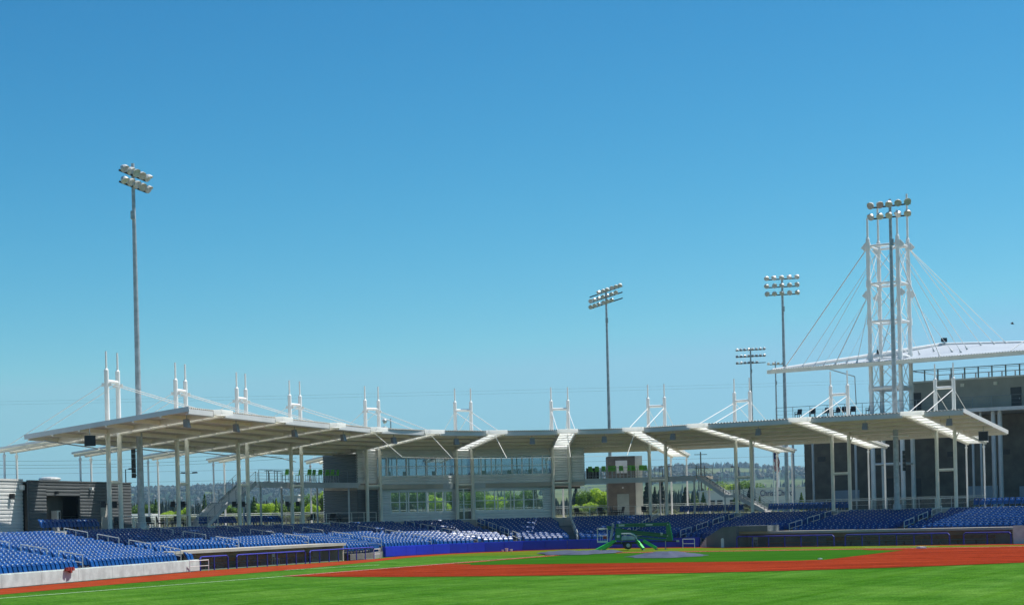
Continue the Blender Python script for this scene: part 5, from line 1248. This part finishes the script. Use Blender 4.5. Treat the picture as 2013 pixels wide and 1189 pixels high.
# bird
q = pt(1990, 636, 120); g = MB(); g.lathe((-.22, 0, 0), (1, .1, -.1), [(0, .01), (.08, .05), (.2, .07), (.34, .05), (.42, .01)], 8)
g.add([(-.05, 0, .03), (.1, 0, .03), (.02, .42, .16), (-.12, .38, .14), (-.05, 0, 0), (.1, 0, .0), (.02, .42, .15), (-.12, .38, .13)], [(0, 1, 2, 3), (7, 6, 5, 4)]); g.add([(-.05, 0, .03), (.1, 0, .03), (-.02, -.42, .12), (-.16, -.38, .10)], [(3, 2, 1, 0)]); g.add([(.18, -.02, 0), (.18, .02, 0), (.32, .05, -.03), (.32, -.05, -.03)], [(0, 1, 2, 3)])
o = g.build('bird', M['dark']); o.location = q; o.scale = (.6, .6, .6); tag(o, 'small dark bird flying above the suspended canopy', 'bird')

# ------------------------------------------------------------------ trees
def crown(kind, n, seed):
    rd = random.Random(seed); g = MB()
    lobes = []
    if kind != 'conifer':
        for i in range(9): a_ = rd.uniform(0, 6.28); r_ = rd.uniform(.1, .33); lobes.append((math.cos(a_) * r_, math.sin(a_) * r_, rd.uniform(.38, .82), rd.uniform(.14, .24)))
    for i in range(n):
        if kind == 'conifer':
            h = rd.random() ** .8; a_ = rd.uniform(0, 6.28); lay = .75 + .35 * math.sin(h * 42 + a_ * 1.0)
            rr = (.24 * (1 - h) + .012) * lay * math.sqrt(rd.uniform(.25, 1)); p = V((math.cos(a_) * rr, math.sin(a_) * rr, .08 + .92 * h)); s = .035 + .03 * (1 - h)
            nr = V((math.cos(a_), math.sin(a_), rd.uniform(-.2, .9)))
        else:
            lx, ly, lz, lr = lobes[rd.randrange(len(lobes))]; d_ = V((rd.gauss(0, 1), rd.gauss(0, 1), rd.gauss(0, .85))).normalized(); rr = lr * rd.uniform(.55, 1.08) ** .6
            p = V((lx, ly, lz)) + d_ * rr; s = rd.uniform(.018, .036); nr = d_ + V((rd.gauss(0, .5), rd.gauss(0, .5), rd.gauss(0, .5)))
        nr.normalize(); t1 = nr.cross(V((rd.gauss(0, 1), rd.gauss(0, 1), rd.gauss(0, 1)))).normalized(); t2 = nr.cross(t1)
        g.add([p - t1 * s, p + t2 * s * .7, p + t1 * s, p - t2 * s * .7 - nr * s * .4], [(0, 1, 2, 3)])
    return g
def trunk(kind):
    g = MB()
    if kind == 'conifer': g.tube((0, 0, 0), (0, 0, .95), .022, .004, 7)
    else:
        g.tube((0, 0, 0), (0, 0, .4), .03, .022, 7); g.tube((0, 0, .4), (.02, 0, .8), .022, .006, 6)
        for a_ in (.3, 2.2, 4.1, 5.3): g.tube((0, 0, .36), (math.cos(a_) * .24, math.sin(a_) * .24, .66), .013, .005, 5)
    return g
TP = {}
def tree(u, vtop, D, kind, m, wide, label, group, zb=CON):
    key = (kind, m, int(u) % 2)
    H = EYE + (V0 - (vtop + TILT * (u - U0))) * D / F - zb
    if H < .3: H = .5
    p = pt(u, vtop, D); nm = 'conifer_tree' if kind == 'conifer' else ('shrub' if kind == 'shrub' else 'broadleaf_tree')
    if key not in TP:
        t = thing(nm, label, 'shrub' if kind == 'shrub' else 'tree', (p.x, p.y, zb), rng(0, 6), group)
        c_ = crown(kind, 2600 if kind == 'conifer' else 3000, hash(key[2]) + len(TP) * 7); c_.build('crown' if kind != 'shrub' else 'foliage', M[m], t, world=False); trunk(kind).build('trunk' if kind != 'shrub' else 'stem', M['bark'], t, world=False)
        t.scale = (H * wide, H * wide, H); TP[key] = keep(t); return t
    r_ = dup(TP[key], (p.x, p.y, zb), rng(0, 6), label, (H * wide, H * wide, H)); r_['group'] = group; r_.name = nm; return r_
# near young conifers and broadleaf trees behind the concourse
T = [(284, 990, 225, 'broadleaf', 'leaf_d', 1.3, 'green tree behind the white boarded shed'), (432, 985, 235, 'broadleaf', 'leaf_y', 1.2, 'bright tree between the second and third columns'), (455, 990, 228, 'broadleaf', 'leaf_d', 1.5, 'low green tree at the foot of the left stair'), (521, 988, 232, 'broadleaf', 'leaf_y', 1.3, 'low bright tree right of the third columns'), (570, 986, 236, 'broadleaf', 'leaf_d', 1.4, 'low green tree left of the fourth columns'),
     (632, 968, 245, 'broadleaf', 'leaf_d', 1.3, 'round green tree left of the olive tree under the left balcony'), (665, 962, 270, 'broadleaf', 'leaf_y', 1.3, 'bright tree right of the olive tree under the left balcony'), (306, 982, 215, 'conifer', 'leaf_d', .8, 'slim green conifer just right of the tall floodlight pole'), (402, 972, 215, 'conifer', 'leaf_d', .75, 'slim green conifer right of the second columns'), (499, 977, 215, 'conifer', 'leaf_d', .95, 'green conifer right of the third columns'),
     (543, 980, 215, 'conifer', 'leaf_y', .7, 'slim yellow-green conifer under the left balcony'), (590, 984, 215, 'conifer', 'leaf_d', .5, 'thin conifer between the fourth columns'), (554, 972, 420, 'conifer', 'leaf_c', .9, 'dark bluish conifer left of the fourth columns'),
     (330, 1001, 230, 'broadleaf', 'leaf_y', 1.6, 'low bright bush-like tree left of the second columns'), (362, 994, 230, 'broadleaf', 'leaf_y', 1.2, 'small yellow-green tree between the second columns'), (612, 986, 240, 'broadleaf', 'leaf_y', 1.2, 'small yellow-green tree right of the fourth columns'),
     (645, 970, 330, 'broadleaf', 'leaf_s', 1.5, 'wide olive tree under the left balcony'), (682, 966, 260, 'broadleaf', 'leaf_d', 1.2, 'round green tree beside the press box, under the left balcony'),
     (1136, 988, 250, 'broadleaf', 'leaf_y', 1.5, 'low bright tree left of the big yellow-green tree'), (1132, 955, 420, 'conifer', 'leaf_c', 1.0, 'dark conifer behind the bright low tree right of the press box'),
     (1150, 962, 240, 'broadleaf', 'leaf_d', 1.0, 'green tree left behind the big yellow-green tree'), (1178, 954, 225, 'broadleaf', 'leaf_y', 1.1, 'big yellow-green tree left of the brown lift tower'), (1160, 984, 212, 'broadleaf', 'leaf_y', 1.4, 'low yellow-green tree in front of the big one'),
     (1272, 944, 330, 'conifer', 'leaf_c', 1.1, 'tall dark conifer just right of the brown lift tower'), (1287, 957, 330, 'conifer', 'leaf_c', .9, 'dark conifer left of the eighth columns'), (1301, 947, 340, 'conifer', 'leaf_c', 1.0, 'dark conifer right of the eighth columns'),
     (1347, 958, 330, 'conifer', 'leaf_c', 1.3, 'broad dark conifer under the right balcony stair'), (1366, 966, 330, 'conifer', 'leaf_d', 1.3, 'green conifer under the right stair landing'), (1382, 968, 330, 'conifer', 'leaf_d', 1.1, 'green conifer just right of the stair landing post'),
     (1425, 950, 480, 'broadleaf', 'leaf_y', 1.6, 'wide pale green tree above the smaller white building'), (1448, 943, 480, 'broadleaf', 'leaf_d', 1.6, 'wide green tree left of the ninth columns'), (1466, 948, 480, 'broadleaf', 'leaf_d', 1.4, 'wide green tree between the ninth columns'),
     (1447, 958, 250, 'conifer', 'leaf_d', 1.0, 'dark green conifer at the left of the ninth columns'), (1474, 957, 250, 'conifer', 'leaf_c', 1.4, 'broad dark conifer between the ninth columns'), (1493, 975, 250, 'conifer', 'leaf_d', 1.0, 'green conifer in front of the lettered white building'), (1575, 968, 250, 'conifer', 'leaf_d', 1.1, 'green conifer beside the dark club wall'),
     (772, 958, 250, 'broadleaf', 'leaf_d', 1.2, 'dark tree seen through the left lower windows, leftmost'), (800, 952, 255, 'conifer', 'leaf_c', 1.2, 'dark conifer seen through the left lower windows'), (830, 957, 245, 'broadleaf', 'leaf_d', 1.2, 'green tree seen through the middle of the left lower windows'), (856, 968, 240, 'broadleaf', 'leaf_y', 1.3, 'bright tree seen through the left lower windows'), (880, 960, 245, 'broadleaf', 'leaf_d', 1.2, 'green tree seen at the right end of the left lower windows'),
     (912, 955, 245, 'broadleaf', 'leaf_d', 1.2, 'green tree seen through the glass door'), (942, 964, 240, 'broadleaf', 'leaf_d', 1.1, 'green tree seen at the left of the right lower windows'), (967, 972, 235, 'broadleaf', 'leaf_y', 1.2, 'bright tree seen through the right lower windows'), (995, 966, 240, 'broadleaf', 'leaf_d', 1.2, 'green tree seen through the middle of the right lower windows'), (1022, 960, 245, 'broadleaf', 'leaf_d', 1.1, 'green tree seen through the right part of the lower windows'), (1050, 955, 245, 'conifer', 'leaf_c', 1.2, 'dark conifer seen at the right end of the lower windows')]
for a in T: tree(*a[:6], a[6], 'trees behind the ballpark')
# shrubs behind the railing (grey green)
rd = random.Random(3); k_ = 0
for j in range(34):
    u_ = 262 + j * 13 if j < 32 else 0
    if j >= 32 or 700 < u_: continue
    tree(u_ + rd.uniform(-3, 3), 1009 + TILT * (U0 - u_) * 0 + rd.uniform(0, 5), 196 + rd.uniform(-4, 6), 'shrub', 'leaf_s', 2.0, 'grey-green shrub behind the pale railing left of the press box', 'grey-green shrubs behind the concourse railing')
for j in range(20):
    u_ = 1128 + j * 18
    if 1190 < u_ < 1262: continue
    tree(u_ + rd.uniform(-3, 3), 1000 + rd.uniform(0, 6) - (u_ - 1128) * .02, 206 + rd.uniform(-4, 6), 'shrub', 'leaf_s', 2.2, 'grey-green shrub behind the pale railing right of the press box', 'grey-green shrubs behind the railing on the right')
# far woods: low-detail trees merged (nobody could count them)
def far_trees(g, x, y, z, h, rd, con=True):
    n_ = 6; r_ = h * (.20 if con else .42)
    if con:
        for (a0, a1, s0) in ((.05, .6, 1), (.4, 1.0, .62)):
            vs = [(x + math.cos(6.28 * i / n_) * r_ * s0 * rd.uniform(.75, 1.2), y + math.sin(6.28 * i / n_) * r_ * s0, z + h * a0 + rd.uniform(-.05, .05) * h) for i in range(n_)] + [(x, y, z + h * a1)]
            g.add(vs, [(i, (i + 1) % n_, n_) for i in range(n_)])
    else:
        vs = []
        for zf, rf in ((.1, .6), (.4, 1.05), (.75, .8)): vs += [(x + math.cos(6.28 * i / n_ + zf) * r_ * rf * rd.uniform(.7, 1.25), y + math.sin(6.28 * i / n_ + zf) * r_ * rf, z + h * zf * rd.uniform(.85, 1.15)) for i in range(n_)]
        vs += [(x, y, z + h)]; fs = []
        for q in (0, 1):
            for i in range(n_): fs.append((q * n_ + i, q * n_ + (i + 1) % n_, (q + 1) * n_ + (i + 1) % n_, (q + 1) * n_ + i))
        g.add(vs, fs + [(2 * n_ + i, 2 * n_ + (i + 1) % n_, 3 * n_) for i in range(n_)])
rd = random.Random(11); g = MB()
for i in range(2400):
    D_ = rd.uniform(420, 900); u_ = rd.uniform(-80, 2060)
    dens = .5 + .5 * math.sin(u_ * .021 + 1) * math.sin(u_ * .0073)
    h = (1012 - rd.uniform(966, 990)) * D_ / F * (.75 + .45 * dens)
    if 1385 < u_ < 1600: h *= .45
    far_trees(g, (u_ - U0) / F * D_, D_, CON, max(4, h), rd, True)
o = g.build('conifer_wood', M['leaf_c']); tag(o, 'band of dark conifers beyond the ballpark', 'wood', None, 'stuff')
# hills
def nz(x, y): return (math.sin(x * .0021 + 1.3) * .5 + math.sin(x * .0053 + y * .001 + .4) * .28 + math.sin(x * .0117 + 2.1) * .14 + math.sin(x * .027 + y * .004) * .06)
def hill(x, y):
    f = max(0, min(1, (y - 1500) / 3300)); f = f * f * (3 - 2 * f)
    r2 = max(0, min(1, (y - 1000) / 900)); r2 = r2 * r2 * (3 - 2 * r2)
    return CON - .1 + f * (88 + 22 * nz(x, 0) + (10 if x > 400 else 0)) + r2 * 10 * (1 + nz(x * 2.7, y)) * (1 - f)
g = MB(); nx, ny = 200, 90; vs = []
for j in range(ny + 1):
    y = 950 + (j / ny) ** 1.1 * 5600
    for i in range(nx + 1):
        x = (-1 + 2 * i / nx) * (700 + y * .55); vs.append((x, y, hill(x, y) - (0 if y < 5200 else (y - 5200) * .06)))
fs = []
for j in range(ny):
    for i in range(nx): a_ = j * (nx + 1) + i; fs.append((a_, a_ + 1, a_ + nx + 2, a_ + nx + 1))
g.add(vs, fs)
M['hill'] = mesh_noise_mix('hill_fields', [(.0016, 0, (1, 1, 1), (.045, .085, .035), (.17, .19, .08)), (.012, 0, (1, 1, 1), (.55, .6, .55), (1, 1, 1))])
M['hill_f'] = mesh_noise_mix('hill_forest_floor', [(.004, 0, (1, 1, 1), (.010, .028, .022), (.028, .055, .030)), (.05, 0, (1, 1, 1), (.6, .65, .6), (1, 1, 1))])
def wooded(x, y):
    q = math.sin(x * .006 + y * .0021) + math.sin(x * .0023 - y * .0042 + 2) + math.sin(y * .006 + 1) + .5 * math.sin(x * .019) * math.sin(y * .013)
    return y > 3650 + 300 * math.sin(x * .004) or q > (-.5 if x < 0 else .35)
for fi, f in enumerate(g.f):
    c_ = [sum(g.v[i][k] for i in f) / 4 for k in (0, 1)]; g.m[fi] = 1 if wooded(*c_) else 0
struct('hills', g, [M['hill'], M['hill_f']], True)
rd = random.Random(5); g = MB()
for i in range(9000):
    y = 1400 + 3700 * rd.random() ** .55; x = rd.uniform(-1, 1) * y * .33
    if not wooded(x, y) and rd.random() > .04: continue
    far_trees(g, x, y, hill(x, y) - 1, rd.uniform(7, 16) if y > 3900 else rd.uniform(7, 13), rd, rd.random() < .6)
o = g.build('hill_forest', M['leaf_c']); tag(o, 'dark forest patches on the far hills', 'forest', None, 'stuff')

# ------------------------------------------------------------------ haze
g = MB(); g.box(-9000, 9000, -300, 11500, -3, 330)
hz = g.build('haze', (lambda m: m)(bpy.data.materials.new('haze_air')))
m = bpy.data.materials['haze_air']; m.use_nodes = True; n = m.node_tree; n.nodes.remove(n.nodes['Principled BSDF'])
pv = n.nodes.new('ShaderNodeVolumePrincipled'); pv.inputs['Color'].default_value = (.50, .78, 1, 1); pv.inputs['Density'].default_value = 9e-5; pv.inputs['Anisotropy'].default_value = .2
n.links.new(pv.outputs[0], n.nodes['Material Output'].inputs['Volume'])
hz['kind'] = 'stuff'; hz['label'] = 'thin bluish haze over the far hills'
